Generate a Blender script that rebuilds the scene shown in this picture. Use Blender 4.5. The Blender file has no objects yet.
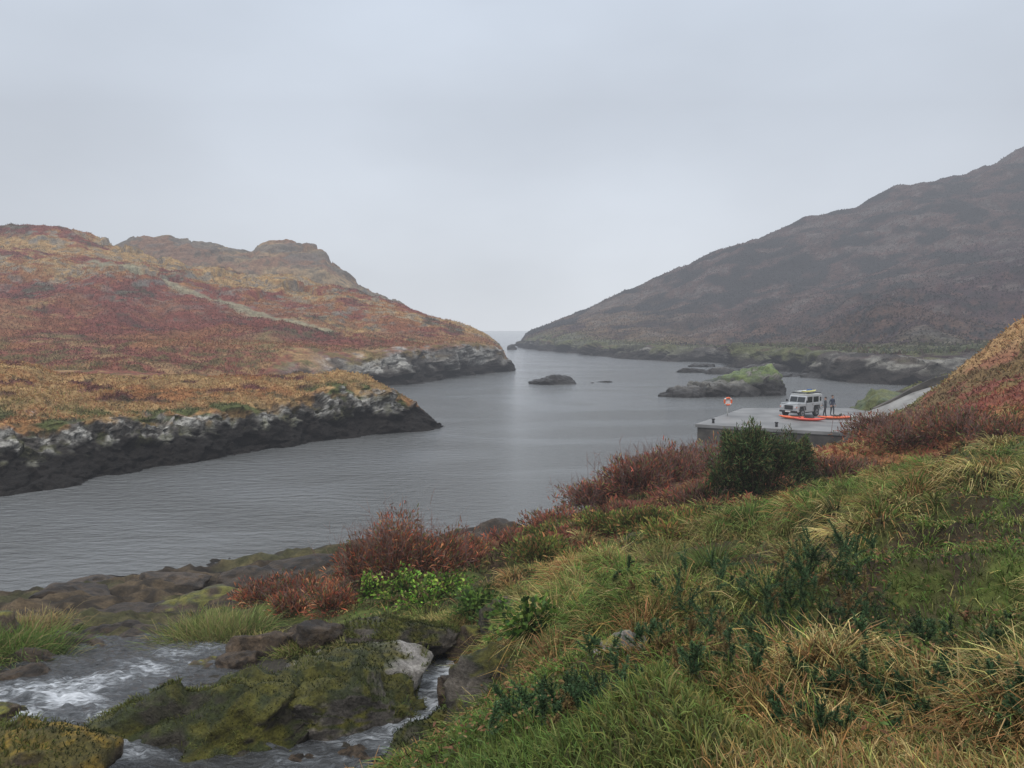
import bpy, bmesh, math, random
import numpy as np
from mathutils import Vector, Matrix, Euler
rng=np.random.default_rng(7); random.seed(7)
PITCH=math.radians(4.0); F=770.0; EYE=9.0
SP,CP=math.sin(PITCH),math.cos(PITCH)
# ---- placement helper: image pixel column / row + estimated distance -> world metres
def P(u,v,d):
    u=np.asarray(u,float); v=np.asarray(v,float); d=np.asarray(d,float)
    r=(v-384)/F; fw=CP-r*SP; dn=SP+r*CP
    return d*(u-512)/F/fw, d+0*u, EYE-d*dn/fw
def XZ(u,d,z):
    dn=(EYE-z)/d; fw=0.9976-0.0698*(dn-0.07)
    return (d*(u-512)/F/fw, d, z)
def shore_d(v):
    r=(v-384)/F
    return EYE*(CP-r*SP)/(SP+r*CP)
# ---- noise
_perm=np.random.default_rng(3).permutation(256)
_val=np.random.default_rng(4).random(256)*2-1
def vnoise(x,y,z=0.0):
    x=np.asarray(x,float); y=np.asarray(y,float); z=np.asarray(z,float)+0*x
    xi=np.floor(x).astype(int); yi=np.floor(y).astype(int); zi=np.floor(z).astype(int)
    fx=x-xi; fy=y-yi; fz=z-zi
    fx=fx*fx*(3-2*fx); fy=fy*fy*(3-2*fy); fz=fz*fz*(3-2*fz)
    def h(a,b,c): return _val[_perm[(_perm[(_perm[a&255]+b)&255]+c)&255]]
    r=0
    for dx in (0,1):
        wx=fx if dx else 1-fx
        for dy in (0,1):
            wy=fy if dy else 1-fy
            for dz in (0,1):
                wz=fz if dz else 1-fz
                r=r+wx*wy*wz*h(xi+dx,yi+dy,zi+dz)
    return r
def fbm(x,y,z=0.0,o=4,g=0.5):
    a=1.0;s=0;t=0
    for i in range(o):
        s=s+a*vnoise(np.asarray(x)*2**i+17.3*i,np.asarray(y)*2**i-9.1*i,np.asarray(z)*2**i+3.7*i); t+=a; a*=g
    return s/t*1.6
def ridge(x,y,z=0.0,o=4):
    a=1.0;s=0;t=0
    for i in range(o):
        s=s+a*(1-2*np.abs(vnoise(np.asarray(x)*2**i+5*i,np.asarray(y)*2**i+8*i,np.asarray(z)*2**i))); t+=a; a*=.5
    return s/t
def cell(x,y,z):
    """per-cell random value of a 3-D Voronoi tessellation (blocky rock)"""
    xi=np.floor(x).astype(int); yi=np.floor(y).astype(int); zi=np.floor(z).astype(int)
    best=np.full(np.shape(x),1e9); out=np.zeros(np.shape(x)); e=np.full(np.shape(x),1e9)
    for a in (-1,0,1):
        for b in (-1,0,1):
            for c in (-1,0,1):
                i,j,k=xi+a,yi+b,zi+c
                h=_perm[(_perm[(_perm[i&255]+j)&255]+k)&255]
                dx=i+.5+.45*_val[h]-x; dy=j+.5+.45*_val[(h+57)&255]-y; dz=k+.5+.45*_val[(h+131)&255]-z
                d=dx*dx+dy*dy+dz*dz; m=d<best
                e=np.where(m,best,np.minimum(e,d)); out=np.where(m,_val[(h+201)&255],out); best=np.where(m,d,best)
    return out,np.sqrt(e)-np.sqrt(best)
def sstep(a,b,x):
    t=np.clip((x-a)/(b-a),0,1); return t*t*(3-2*t)
def mixc(a,b,t):
    return a*(1-t[...,None])+b*t[...,None]
C=lambda *c: np.array(c,float)
def link(o): bpy.context.scene.collection.objects.link(o); return o

# ---- materials
def new_mat(name):
    m=bpy.data.materials.new(name); m.use_nodes=True
    nt=m.node_tree; b=nt.nodes['Principled BSDF']
    return m,nt,b
def mat_terrain(name,s1,s2,bump=0.5,rough=0.9,bs=None,dist=0.1,lo=0.55,hi=1.45):
    m,nt,b=new_mat(name); N=nt.nodes; L=nt.links
    at=N.new('ShaderNodeAttribute'); at.attribute_name='Col'
    tc=N.new('ShaderNodeTexCoord')
    n1=N.new('ShaderNodeTexNoise'); n1.inputs['Scale'].default_value=s1; n1.inputs['Detail'].default_value=6; n1.inputs['Roughness'].default_value=.7
    n2=N.new('ShaderNodeTexNoise'); n2.inputs['Scale'].default_value=s2; n2.inputs['Detail'].default_value=5; n2.inputs['Roughness'].default_value=.7
    for n in (n1,n2): L.new(tc.outputs['Object'],n.inputs['Vector'])
    mr=N.new('ShaderNodeMapRange'); mr.inputs[1].default_value=.3; mr.inputs[2].default_value=.7; mr.inputs[3].default_value=lo; mr.inputs[4].default_value=hi
    L.new(n1.outputs['Fac'],mr.inputs[0])
    mr2=N.new('ShaderNodeMapRange'); mr2.inputs[1].default_value=.3; mr2.inputs[2].default_value=.7; mr2.inputs[3].default_value=lo; mr2.inputs[4].default_value=hi
    L.new(n2.outputs['Fac'],mr2.inputs[0])
    mu=N.new('ShaderNodeMath'); mu.operation='MULTIPLY'; L.new(mr.outputs[0],mu.inputs[0]); L.new(mr2.outputs[0],mu.inputs[1])
    vm=N.new('ShaderNodeVectorMath'); vm.operation='SCALE'; L.new(at.outputs['Color'],vm.inputs[0]); L.new(mu.outputs[0],vm.inputs['Scale'])
    L.new(vm.outputs[0],b.inputs['Base Color'])
    b.inputs['Roughness'].default_value=rough
    b.inputs['Specular IOR Level'].default_value=.25
    bp=N.new('ShaderNodeBump'); bp.inputs['Strength'].default_value=bump; bp.inputs['Distance'].default_value=dist
    ad=N.new('ShaderNodeMath'); ad.operation='ADD'; L.new(n1.outputs['Fac'],ad.inputs[0]); L.new(n2.outputs['Fac'],ad.inputs[1])
    L.new(ad.outputs[0],bp.inputs['Height']); L.new(bp.outputs[0],b.inputs['Normal'])
    return m
def mat_veg(name,rough=.7,trans=.25):
    m,nt,b=new_mat(name); N=nt.nodes; L=nt.links
    at=N.new('ShaderNodeAttribute'); at.attribute_name='Col'
    L.new(at.outputs['Color'],b.inputs['Base Color'])
    b.inputs['Roughness'].default_value=rough; b.inputs['Specular IOR Level'].default_value=.18
    tr=N.new('ShaderNodeBsdfTranslucent'); L.new(at.outputs['Color'],tr.inputs['Color'])
    mx=N.new('ShaderNodeMixShader'); mx.inputs[0].default_value=trans
    L.new(b.outputs[0],mx.inputs[1]); L.new(tr.outputs[0],mx.inputs[2])
    L.new(mx.outputs[0],N['Material Output'].inputs['Surface'])
    return m
def mat_plain(name,col,rough=.6,metal=0,noise=.15,scale=6,bump=0):
    m,nt,b=new_mat(name); N=nt.nodes; L=nt.links
    tc=N.new('ShaderNodeTexCoord'); n=N.new('ShaderNodeTexNoise'); n.inputs['Scale'].default_value=scale; n.inputs['Detail'].default_value=6
    L.new(tc.outputs['Object'],n.inputs['Vector'])
    r=N.new('ShaderNodeValToRGB'); c=np.array(col)
    r.color_ramp.elements[0].position=.3; r.color_ramp.elements[1].position=.7
    r.color_ramp.elements[0].color=(*(c*(1-noise*1.5)),1); r.color_ramp.elements[1].color=(*np.minimum(c*(1+noise),.95),1)
    L.new(n.outputs['Fac'],r.inputs[0]); L.new(r.outputs[0],b.inputs['Base Color'])
    b.inputs['Roughness'].default_value=rough; b.inputs['Metallic'].default_value=metal
    if bump:
        bp=N.new('ShaderNodeBump'); bp.inputs['Strength'].default_value=bump; bp.inputs['Distance'].default_value=.05
        L.new(n.outputs['Fac'],bp.inputs['Height']); L.new(bp.outputs[0],b.inputs['Normal'])
    return m

# ---- mesh builders
def mesh_obj(name,verts,quads,cols,mat,smooth=True):
    me=bpy.data.meshes.new(name)
    nv=len(verts); nf=len(quads)
    me.vertices.add(nv); me.vertices.foreach_set('co',np.ascontiguousarray(verts,dtype=np.float32).ravel())
    me.loops.add(nf*4); me.loops.foreach_set('vertex_index',np.ascontiguousarray(quads,dtype=np.int32).ravel())
    me.polygons.add(nf); me.polygons.foreach_set('loop_start',np.arange(0,nf*4,4,dtype=np.int32))
    if smooth: me.polygons.foreach_set('use_smooth',np.ones(nf,dtype=bool))
    me.update(calc_edges=True)
    if cols is not None:
        a=me.color_attributes.new('Col','FLOAT_COLOR','POINT')
        cc=np.ones((nv,4),np.float32); cc[:,:3]=np.clip(cols,0,1); a.data.foreach_set('color',cc.ravel())
    me.materials.append(mat)
    return link(bpy.data.objects.new(name,me))
def grid_quads(r,c):
    i=np.arange(r*c).reshape(r,c)
    return np.stack([i[:-1,:-1],i[:-1,1:],i[1:,1:],i[1:,:-1]],-1).reshape(-1,4)
def grid_normals(X,Y,Z):
    V=np.stack([X,Y,Z],-1)
    a=np.gradient(V,axis=1); b=np.gradient(V,axis=0)
    n=np.cross(a,b); n/=np.linalg.norm(n,axis=-1,keepdims=True)+1e-9
    n*=np.sign(n[...,2:3]+1e-9)
    return n
def gsmooth(a,s):
    if s<=0: return a
    k=np.arange(-int(3*s),int(3*s)+1); w=np.exp(-k*k/(2*s*s)); w/=w.sum()
    return np.convolve(np.pad(a,len(k)//2,mode='edge'),w,'valid')
def loft(name,levels,u0,u1,nu,rows,mat,dispf,colf,sm=4):
    us=np.linspace(u0,u1,nu); LV=[]
    for lv in levels:
        if lv[0]=='z':
            a=np.array(lv[1],float); d=gsmooth(np.interp(us,a[:,0],a[:,1]),sm); z=gsmooth(np.interp(us,a[:,0],a[:,2]),sm)
            x=d*(us-512)/F
            LV.append(np.stack([x,d,z],-1))
        else:
            a=np.array(lv,float); v=gsmooth(np.interp(us,a[:,0],a[:,1]),sm); d=gsmooth(np.interp(us,a[:,0],a[:,2]),sm)
            LV.append(np.stack(P(us,v,d),-1))
    R=[];T=[]
    for k in range(len(LV)-1):
        n=rows[k]
        for j in range(n):
            t=j/n; R.append(LV[k]*(1-t)+LV[k+1]*t); T.append(k+t)
    R.append(LV[-1]); T.append(len(LV)-1)
    V=np.array(R); T=np.array(T)[:,None]+0*V[...,0]
    for _ in range(3):
        W=V.copy(); W[1:-1]=.25*V[:-2]+.5*V[1:-1]+.25*V[2:]; V=W
    N0=grid_normals(V[...,0],V[...,1],V[...,2])
    V=dispf(V,N0,T)
    N=grid_normals(V[...,0],V[...,1],V[...,2])
    col=colf(V,N,T)
    o=mesh_obj(name,V.reshape(-1,3),grid_quads(*V.shape[:2]),col.reshape(-1,3),mat)
    return dict(V=V,N=N,T=T,C=col,o=o)
def grid_scatter(G,n,maskf=None,pw=1.0):
    V=G['V']; A=V[:-1,:-1];B=V[:-1,1:];Cc=V[1:,:-1];D=V[1:,1:]
    ar=np.linalg.norm(np.cross(B-A,Cc-A),axis=-1)
    w=ar/(np.linalg.norm((A+D)/2,axis=-1)**pw)
    if maskf is not None: w=w*maskf(V,G['N'],G['T'])[:-1,:-1]
    w=w.ravel(); idx=rng.choice(len(w),n,p=w/w.sum())
    i,j=np.unravel_index(idx,ar.shape); s=rng.random(n)[:,None]; t=rng.random(n)[:,None]
    p=A[i,j]*(1-s)*(1-t)+B[i,j]*s*(1-t)+Cc[i,j]*(1-s)*t+D[i,j]*s*t
    return p,G['N'][i,j],G['C'][i,j]
class Veg:
    def __init__(s): s.v=[];s.c=[]
    def blades(s,Pt,D,L,W,prof=(1,.8,.1),droop=0.,cb=None,ct=None):
        n=len(Pt)
        if n==0: return
        L=(np.zeros(n)+L)[:,None]; W=(np.zeros(n)+W)[:,None]; droop=(np.zeros(n)+droop)[:,None]
        D=D/(np.linalg.norm(D,axis=1,keepdims=True)+1e-9)
        r=rng.normal(size=(n,3)); S=np.cross(D,r); S/=np.linalg.norm(S,axis=1,keepdims=True)+1e-9
        z=np.array([0,0,1.0])
        m=Pt+D*L*.55-z*droop*L*.12; t=Pt+D*L-z*droop*L*.55
        vs=np.stack([Pt-S*W*.5*prof[0],Pt+S*W*.5*prof[0],m-S*W*.5*prof[1],m+S*W*.5*prof[1],t-S*W*.5*prof[2],t+S*W*.5*prof[2]],1)
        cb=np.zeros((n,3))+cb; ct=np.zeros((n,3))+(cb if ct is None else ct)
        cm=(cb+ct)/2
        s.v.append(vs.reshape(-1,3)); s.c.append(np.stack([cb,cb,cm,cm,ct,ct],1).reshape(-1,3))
    def build(s,name,mat):
        v=np.concatenate(s.v); c=np.concatenate(s.c); n=len(v)//6
        b=np.arange(n)[:,None]*6
        q=np.concatenate([b+np.array([[0,1,3,2]]),b+np.array([[2,3,5,4]])],1).reshape(-1,4)
        return mesh_obj(name,v,q,c,mat,smooth=False)
def rnd_up(n,spread=.6):
    d=rng.normal(size=(n,3))*spread; d[:,2]=np.abs(d[:,2])*.4+1; return d
def jit(c,n,a=.25):
    return np.clip(np.asarray(c)*(1+a*rng.normal(size=(n,1)))*(1+.08*rng.normal(size=(n,3))),.005,.9)

# colours
BRACK=C(.21,.062,.043); BRACK2=C(.13,.047,.038); TAN=C(.38,.24,.105); ORNG=C(.34,.155,.06)
SCRUB=C(.055,.048,.025); ROCK=C(.44,.42,.38); ROCKD=C(.09,.08,.07); TIDE=C(.014,.011,.009); OLIVE=C(.12,.12,.035); GREEN=C(.11,.17,.03)
hillmat=mat_terrain('hill_vegetation',.55,3.0,.9,.95,dist=.5)
farmat=mat_terrain('far_hill_vegetation',.10,.6,1.0,.95,dist=1.6,lo=.5,hi=1.5)
bankmat=mat_terrain('bank_soil',2.5,14,.8,.9,dist=.08)
rockmat=mat_terrain('wet_rock',3.5,22,.9,.42,dist=.06,lo=.5,hi=1.5)
vegmat=mat_veg('foliage')

# ================= SEA =================
def make_sea():
    ys=np.concatenate([[-60,0,30],np.geomspace(60,9000,30)]); xs=np.concatenate([-np.geomspace(9000,40,18),[0],np.geomspace(40,9000,18)])
    X,Y=np.meshgrid(xs,ys); V=np.stack([X,Y,0*X],-1)
    m,nt,b=new_mat('sea_water'); N=nt.nodes; L=nt.links
    tc=N.new('ShaderNodeTexCoord')
    mp=N.new('ShaderNodeMapping'); mp.inputs['Scale'].default_value=(.65,1.5,1); mp.inputs['Rotation'].default_value=(0,0,.25)
    L.new(tc.outputs['Object'],mp.inputs['Vector'])
    n1=N.new('ShaderNodeTexNoise'); n1.inputs['Scale'].default_value=1.3; n1.inputs['Detail'].default_value=6; n1.inputs['Roughness'].default_value=.62
    n2=N.new('ShaderNodeTexNoise'); n2.inputs['Scale'].default_value=.05; n2.inputs['Detail'].default_value=4; n2.inputs['Distortion'].default_value=1.6
    L.new(mp.outputs[0],n1.inputs['Vector']); L.new(mp.outputs[0],n2.inputs['Vector'])
    mr=N.new('ShaderNodeMapRange'); mr.inputs[1].default_value=.42; mr.inputs[2].default_value=.58; mr.inputs[3].default_value=.4; mr.inputs[4].default_value=1.0
    L.new(n2.outputs['Fac'],mr.inputs[0])
    bp=N.new('ShaderNodeBump'); bp.inputs['Distance'].default_value=.42; L.new(mr.outputs[0],bp.inputs['Strength']); L.new(n1.outputs['Fac'],bp.inputs['Height'])
    L.new(bp.outputs[0],b.inputs['Normal'])
    b.inputs['Base Color'].default_value=(.098,.100,.098,1); b.inputs['Roughness'].default_value=.14; b.inputs['IOR'].default_value=1.5; b.inputs['Specular IOR Level'].default_value=.85
    mesh_obj('sea_water',V.reshape(-1,3),grid_quads(*X.shape),None,m)
make_sea()

# ================= LEFT SPUR (near) =================
def spur_disp(V,N,T):
    x,y,z=V[...,0],V[...,1],V[...,2]
    rock=1-sstep(1.85,2.15,T)
    cv,ce=cell(x*.55+.3*fbm(x*.6,y*.6,0,2),y*.55,z*.9); cv2,_=cell(x*1.7,y*1.7,z*2.2)
    r=ridge(x*.3,y*.3,z*.5,4)*.6+cv*.5+cv2*.2+fbm(x*2.5,y*2.5,z*3,3)*.15
    V=V+N*(r*rock)[...,None]*C(1,1,.35)
    V[...,2]+=(1-rock)*(fbm(x*.5,y*.5,0,4)*.30+fbm(x*2.2,y*2.2,0,3)*.16)*sstep(2.0,2.4,T)+rock*cv*.2*sstep(.8,1.4,T)
    return V
def spur_col(V,N,T):
    x,y,z=V[...,0],V[...,1],V[...,2]; nz=N[...,2]
    n=fbm(x*.15,y*.15,0,4); n2=fbm(x*1.1,y*1.1,z,3); n3=fbm(x*.5,y*.5,z*1.5,3)
    g=mixc(ORNG+0*V,TAN,sstep(-.4,.4,n+.4*n2)); g=mixc(g,BRACK2,sstep(.3,.65,n3-.3*n)); g=mixc(g,SCRUB,sstep(.5,.85,n2)*.7)
    g=mixc(g,C(.10,.11,.035),sstep(.2,.5,n3+.4*n)*(1-sstep(2.0,2.5,T)))
    cv,ce=cell(x*1.2,y*1.2,z*1.6)
    rk=mixc(ROCK+0*V,ROCK*.5,sstep(-.1,.9,cv)); rk=mixc(rk,ROCKD,sstep(.2,.5,fbm(x*.9,y*.9,z*.5,3))); rk=mixc(rk,ROCKD*.5,(1-sstep(.02,.12,ce))*.8); rk=mixc(rk,OLIVE*.7,sstep(.2,.5,n2)*.5)
    rk=mixc(rk,ROCKD*.6,sstep(0,.6,-n3-.5*n)*.5)
    c=mixc(rk,g,sstep(1.65,2.0,T+.35*n2))
    c=mixc(c,TIDE,1-sstep(1.7,2.3,z+.6*n2+.3*n3))
    return c
A_L=[('z',[(-600,33,-1.5),(0,40.5,-1.2),(60,42.7,-1.2),(130,48,-1.2),(200,51.5,-1.2),(280,58,-1.2),(350,63.5,-1.2),(400,66,-1.2),(425,67.5,-1.2),(442,69.5,-1.2)]),
 [(-600,480,36),(0,460,44.0),(60,456,46),(130,452,50),(200,443,54),(280,433,60),(350,422,66),(385,409,68.5),(400,411,69.5),(425,419,70.5),(440,432,71)],
 [(-600,445,40),(0,425,46),(60,423,48),(130,418,52),(200,411,56),(280,400,62),(335,386,67),(350,384,68),(385,387,69.5),(402,398,70.5),(425,411,71.5),(440,431,72)],
 [(-600,345,60),(0,362,62),(30,366,62),(60,375,63),(130,378,66),(200,378,68),(280,376,72),(340,372,73),(365,376,73),(385,386,72.5),(402,397,72.6),(425,409,72.8),(440,430,72.6)],
 ('z',[(-600,80,5),(0,80,4),(200,84,3),(280,86,1),(330,84,-1.5),(440,77,-1.5)])]
SPUR=loft('rocky_spur',A_L,-600,442,700,[40,50,46,20],hillmat,spur_disp,spur_col)

# ================= LEFT HILL =================
pathpts=[P(92,262,193),P(130,270,186),P(165,279,180),P(220,293,173),P(270,308,163),P(325,328,153)]
def dist_poly(x,y,pts):
    best=np.full(x.shape,1e9)
    for a,b in zip(pts[:-1],pts[1:]):
        ax,ay=float(a[0]),float(a[1]); bx,by=float(b[0]),float(b[1]); dx,dy=bx-ax,by-ay
        t=np.clip(((x-ax)*dx+(y-ay)*dy)/(dx*dx+dy*dy),0,1); best=np.minimum(best,np.hypot(x-ax-t*dx,y-ay-t*dy))
    return best
def hillB_disp(V,N,T):
    x,y,z=V[...,0],V[...,1],V[...,2]
    rock=(1-sstep(.95,1.2,T))*sstep(-32,-22,x)
    cv,_=cell(x*.22,y*.22,z*.4); cv2,_=cell(x*.6,y*.6,z*.9)
    V=V+N*((ridge(x*.12,y*.12,z*.3,5)*1.2+cv*1.2+cv2*.5)*rock)[...,None]*C(1,1,.35)
    k=(1-rock)
    crag=sstep(.05,.35,fbm(x*.035,y*.035,4,3))*sstep(2.2,3.2,T)
    cc,_=cell(x*.12,y*.12,z*.2)
    V[...,2]+=k*(ridge(x*.03+3,y*.03,0,4)*2.8-1.0+fbm(x*.12,y*.12,0,4)*.9+fbm(x*.6,y*.6,0,3)*.35+crag*(cc*1.4+.6))*sstep(1,1.6,T)*(.3+.7*sstep(-8,-40,x)+0)
    V[...,2]+=k*fbm(x*.15,y*.15,2,4)*.8*(1-sstep(1,1.6,T))
    return V
def hillB_col(V,N,T):
    x,y,z=V[...,0],V[...,1],V[...,2]; nz=N[...,2]
    n=fbm(x*.03,y*.05,0,4); n2=fbm(x*.16,y*.2,z*.1,4); n3=fbm(x*.5,y*.5,z,3)
    g=mixc(BRACK+0*V,ORNG*.85,sstep(-.05,.45,n2+.6*n)); g=mixc(g,TAN,sstep(.2,.6,n+.5*n3+.35*sstep(2.4,3,T)))
    g=mixc(g,BRACK2,sstep(.05,.45,-n2-.2*n)*.85)
    g=mixc(g,BRACK*.85,(1-sstep(.25,.9,np.abs(T-1.9)))*sstep(-.3,.2,n2)*.6)
    g=mixc(g,SCRUB*1.3,sstep(.3,.6,n3*.6-n2*.5)*.8)
    g=mixc(g,mixc(TAN*.9+0*V,BRACK*.9,sstep(-.1,.2,n2+.5*n3)),(1-sstep(1.0,1.5,T+.3*n2))*.75)
    g=mixc(g,OLIVE,sstep(.2,.5,n3)*(1-sstep(1.0,1.6,T))*.6)
    rr=sstep(.10,.28,1-nz)*sstep(.05,.35,n3+.3*n2); g=mixc(g,C(.19,.17,.15),rr*.65*sstep(1.8,2.6,T))
    g=mixc(g,ROCK*.45,sstep(.45,.7,n3+.4*n2)*sstep(1.6,2.6,T)*.5)
    cv,ce=cell(x*.5,y*.5,z*.7)
    rk=mixc(ROCK+0*V,ROCKD*1.3,sstep(.0,.4,fbm(x*.3,y*.3,z*.3,3))); rk=mixc(rk,ROCK*.55,sstep(0,.8,cv)*.8); rk=mixc(rk,ROCKD*.6,(1-sstep(.02,.12,ce))*.7)
    c=mixc(rk,g,np.maximum(sstep(.9,1.15,T+.25*n3),1-sstep(-34,-26,x+4*n2)))
    c=mixc(c,TIDE*1.5,(1-sstep(1.7,3.2,z+1.0*n3))*sstep(-40,-30,x))
    pd=dist_poly(x+1.5*n2,y+1.5*n2,pathpts); c=mixc(c,C(.28,.26,.17),(1-sstep(.9,2.4,pd))*.8)
    return c
B_L=[('z',[(-600,75,3),(0,84,3),(130,92,3),(280,108,1),(340,116,-1),(385,123,-2),(410,126,-2),(450,143,-2),(480,157,-2),(505,166,-2),(514,172,-2)]),
 [(-600,352,108),(0,356,110),(130,354,115),(280,354,122),(350,360,126),(385,356,130),(400,352,133),(450,347,151),(480,345,164),(500,350,171),(508,362,173),(514,376,174)],
 [(-600,300,150),(0,303,150),(130,302,155),(280,314,158),(350,324,162),(400,329,167),(450,334,172),(480,338,176),(500,346,178),(508,360,177),(514,376,176)],
 [(-600,262,185),(0,262,185),(130,268,190),(280,290,190),(350,305,185),(400,315,182),(450,326,180),(480,332,181),(500,344,182),(508,359,180),(514,376,178)],
 [(-600,215,220),(-100,222,212),(0,229,212),(30,227,213),(60,230,215),(85,232,217),(108,241,220),(128,252,221),(160,262,222),(200,268,222),(260,277,220),(300,282,218),(350,294,210),(400,306,200),(430,319,192),(470,326,188),(488,335,187),(500,343,185),(508,359,182),(514,376,180)],
 ('z',[(-600,270,22),(0,265,22),(200,265,8),(350,250,3),(430,225,-2),(514,190,-3)])]
HILLB=loft('heather_hill',B_L,-600,514,800,[56,70,60,60,16],hillmat,hillB_disp,hillB_col,sm=3)
def b2_disp(V,N,T):
    x,y,z=V[...,0],V[...,1],V[...,2]
    cc,_=cell(x*.07,y*.07,z*.14); c2,_=cell(x*.2,y*.2,z*.3)
    V[...,2]+=(ridge(x*.035,y*.05,0,5)*2.6-1.4+fbm(x*.25,y*.25,0,3)*.6+cc*1.3+c2*.6)*sstep(0,.6,T)
    return V
B2_L=[('z',[(40,250,18),(200,255,10),(330,250,4),(440,240,-2)]),
 [(40,262,305),(130,256,305),(250,262,305),(325,272,302),(350,290,295),(400,310,285),(440,335,275)],
 [(40,262,335),(100,254,335),(118,244,335),(130,237,335),(165,234,335),(200,238,337),(225,245,339),(252,251,340),(262,244,340),(285,240,340),(312,245,337),(326,249,335),(334,266,333),(346,273,330),(358,283,327),(400,304,315),(440,330,295)],
 ('z',[(40,380,15),(330,380,10),(440,330,-3)])]
def b2_col(V,N,T):
    x,y,z=V[...,0],V[...,1],V[...,2]
    n=fbm(x*.05,y*.05,z*.1,5); n3=fbm(x*.3,y*.3,z*.3,3)
    c=mixc(C(.32,.22,.12)+0*V,C(.21,.115,.07),sstep(-.1,.4,n)); c=mixc(c,C(.12,.10,.07),sstep(.1,.5,n3-.3*n)*.7)  # tan ridge, with haze put into the colour as a paler tone
    return mixc(c,C(.13,.115,.10),sstep(.0,.3,fbm(x*.08,y*.08,z*.3+4,3))*sstep(1.0,1.6,T)*.7)
HB2=loft('rocky_ridge',B2_L,40,440,400,[40,60,16],hillmat,b2_disp,b2_col,sm=1.5)

# ================= RIGHT MOUNTAIN =================
def hc_disp(V,N,T):
    x,y,z=V[...,0],V[...,1],V[...,2]
    rock=1-sstep(1.0,1.4,T)
    cv,_=cell(x*.09,y*.09,z*.2); c2,_=cell(x*.3,y*.3,z*.5)
    V=V+N*((ridge(x*.05,y*.05,z*.1,5)*3.0+cv*2.6+c2*1.0)*rock*sstep(0,.25,T))[...,None]*C(1,1,.4)
    V[...,2]+=(1-rock)*(ridge(x*.014,y*.014,0,5)*9-3.5+fbm(x*.08,y*.08,0,4)*1.6)*sstep(1,2.2,T)*np.clip((V[...,0]+20)/120,.12,1)
    return V
def hc_col(V,N,T):
    x,y,z=V[...,0],V[...,1],V[...,2]
    n=fbm(x*.012,y*.012,0,5); n2=fbm(x*.07,y*.07,z*.1,4); n3=fbm(x*.3,y*.3,z*.3,3)
    g=mixc(C(.040,.018,.021)+0*V,C(.066,.034,.028),sstep(-.1,.5,n+.5*n2)); g=mixc(g,C(.014,.012,.012),sstep(0,.4,-n2+.5*n))
    g=mixc(g,C(.11,.050,.034),sstep(.0,.5,n3+.4*n)*.7*(1-sstep(1.8,3.0,T)))
    west=1-sstep(40,100,x); g=mixc(g,C(.17,.11,.055),west*.6*sstep(-.3,.3,n2)*(1-sstep(2.6,4,T)*.6))
    g=mixc(g,C(.085,.105,.038),sstep(-.2,.3,n3*.6+n2)*(1-sstep(1.3,2.3,T))*.75)
    g=mixc(g,C(.13,.12,.11),sstep(.5,.7,n3*.5+n2)*.4)
    cv,ce=cell(x*.25,y*.25,z*.4)
    rk=mixc(C(.24,.225,.195)+0*V,ROCKD*.7,sstep(-.2,.4,n3+.5*cv))
    c=mixc(rk,g,sstep(.6,1.1,T+.6*n2)); c=mixc(c,TIDE*1.6,1-sstep(1.8,3.2,z+1.5*n3))
    return c
C_L=[('z',[(516,425,-3),(530,375,-3),(560,312,-3),(600,264,-3),(640,236,-3),(680,217,-3),(720,212,-3),(735,180,-3),(760,172,-3),(800,158,-3),(850,128,-3),(900,122,-3),(1024,115,0),(1500,110,6)]),
 [(516,352,428),(523,343,410),(530,340,385),(560,343,322),(600,347,276),(640,350,247),(680,352,228),(720,352,224),(738,350,190),(760,351,182),(800,353,168),(850,360,138),(900,362,130),(1024,355,128),(1500,330,128)],
 [(516,352,430),(523,338,430),(530,334,408),(560,331,370),(600,333,330),(640,335,300),(680,336,280),(720,336,270),(760,337,250),(800,338,228),(850,340,205),(900,342,190),(1024,335,190),(1500,300,180)],
 [(516,352,432),(523,336,440),(530,332,430),(560,325,410),(600,316,395),(640,308,385),(680,298,380),(720,290,375),(800,280,365),(850,268,360),(900,258,355),(950,248,350),(1024,235,345),(1500,180,320)],
 [(516,352,434),(523,334,450),(530,329,450),(560,319,460),(600,304,465),(640,288,470),(680,268,475),(720,249,480),(790,226,485),(850,207,490),(900,183,495),(950,168,500),(1024,144,505),(1100,122,505),(1500,90,500)],
 ('z',[(516,470,-5),(600,560,-5),(720,620,20),(1024,700,60),(1500,700,70)])]
HILLC=loft('misty_mountain',C_L,516,1500,800,[44,56,60,70,16],farmat,hc_disp,hc_col,sm=2.5)

# ================= FOREGROUND GROUND =================
G=[]
def g(u,v,d): G.append(tuple(float(q) for q in P(u,v,d)))
def gz(u,d,z): G.append(XZ(u,d,z))
for t in [(512,768,3.0),(700,768,2.7),(1024,768,2.6),(850,690,4),(1024,600,5.2),(1024,500,10),(900,610,6),(900,520,10),(700,660,5.5),(600,690,5.5),(520,700,6.6),(560,610,9),(640,600,9.5),(760,580,9.5),(700,555,13),(800,515,14),(900,485,14.5),(1024,450,15),(600,575,13),(540,595,12.5),
 (560,545,19),(620,530,22),(700,512,22),(780,502,22),(860,482,22),(940,457,23),(1024,424,24),
 (620,503,28),(680,487,31),(740,475,34),(800,463,37),(870,450,36),(950,430,33),(1024,395,33),
 (530,550,21),(480,580,16.5),(1024,345,47),(960,378,50),(900,414,54),(1024,330,56),(1150,290,48),(1200,420,20),(1200,520,8),
 (500,640,10.5),(460,610,13.5),(400,615,13.5),(340,630,13),(420,640,12.2),(360,600,16),(290,620,15),(300,590,19),(420,570,18),(220,640,14.8),(240,600,20),
 (20,650,14.5),(60,625,17.5),(130,625,18),(190,605,21),(-60,640,14)]: g(*t)
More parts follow.
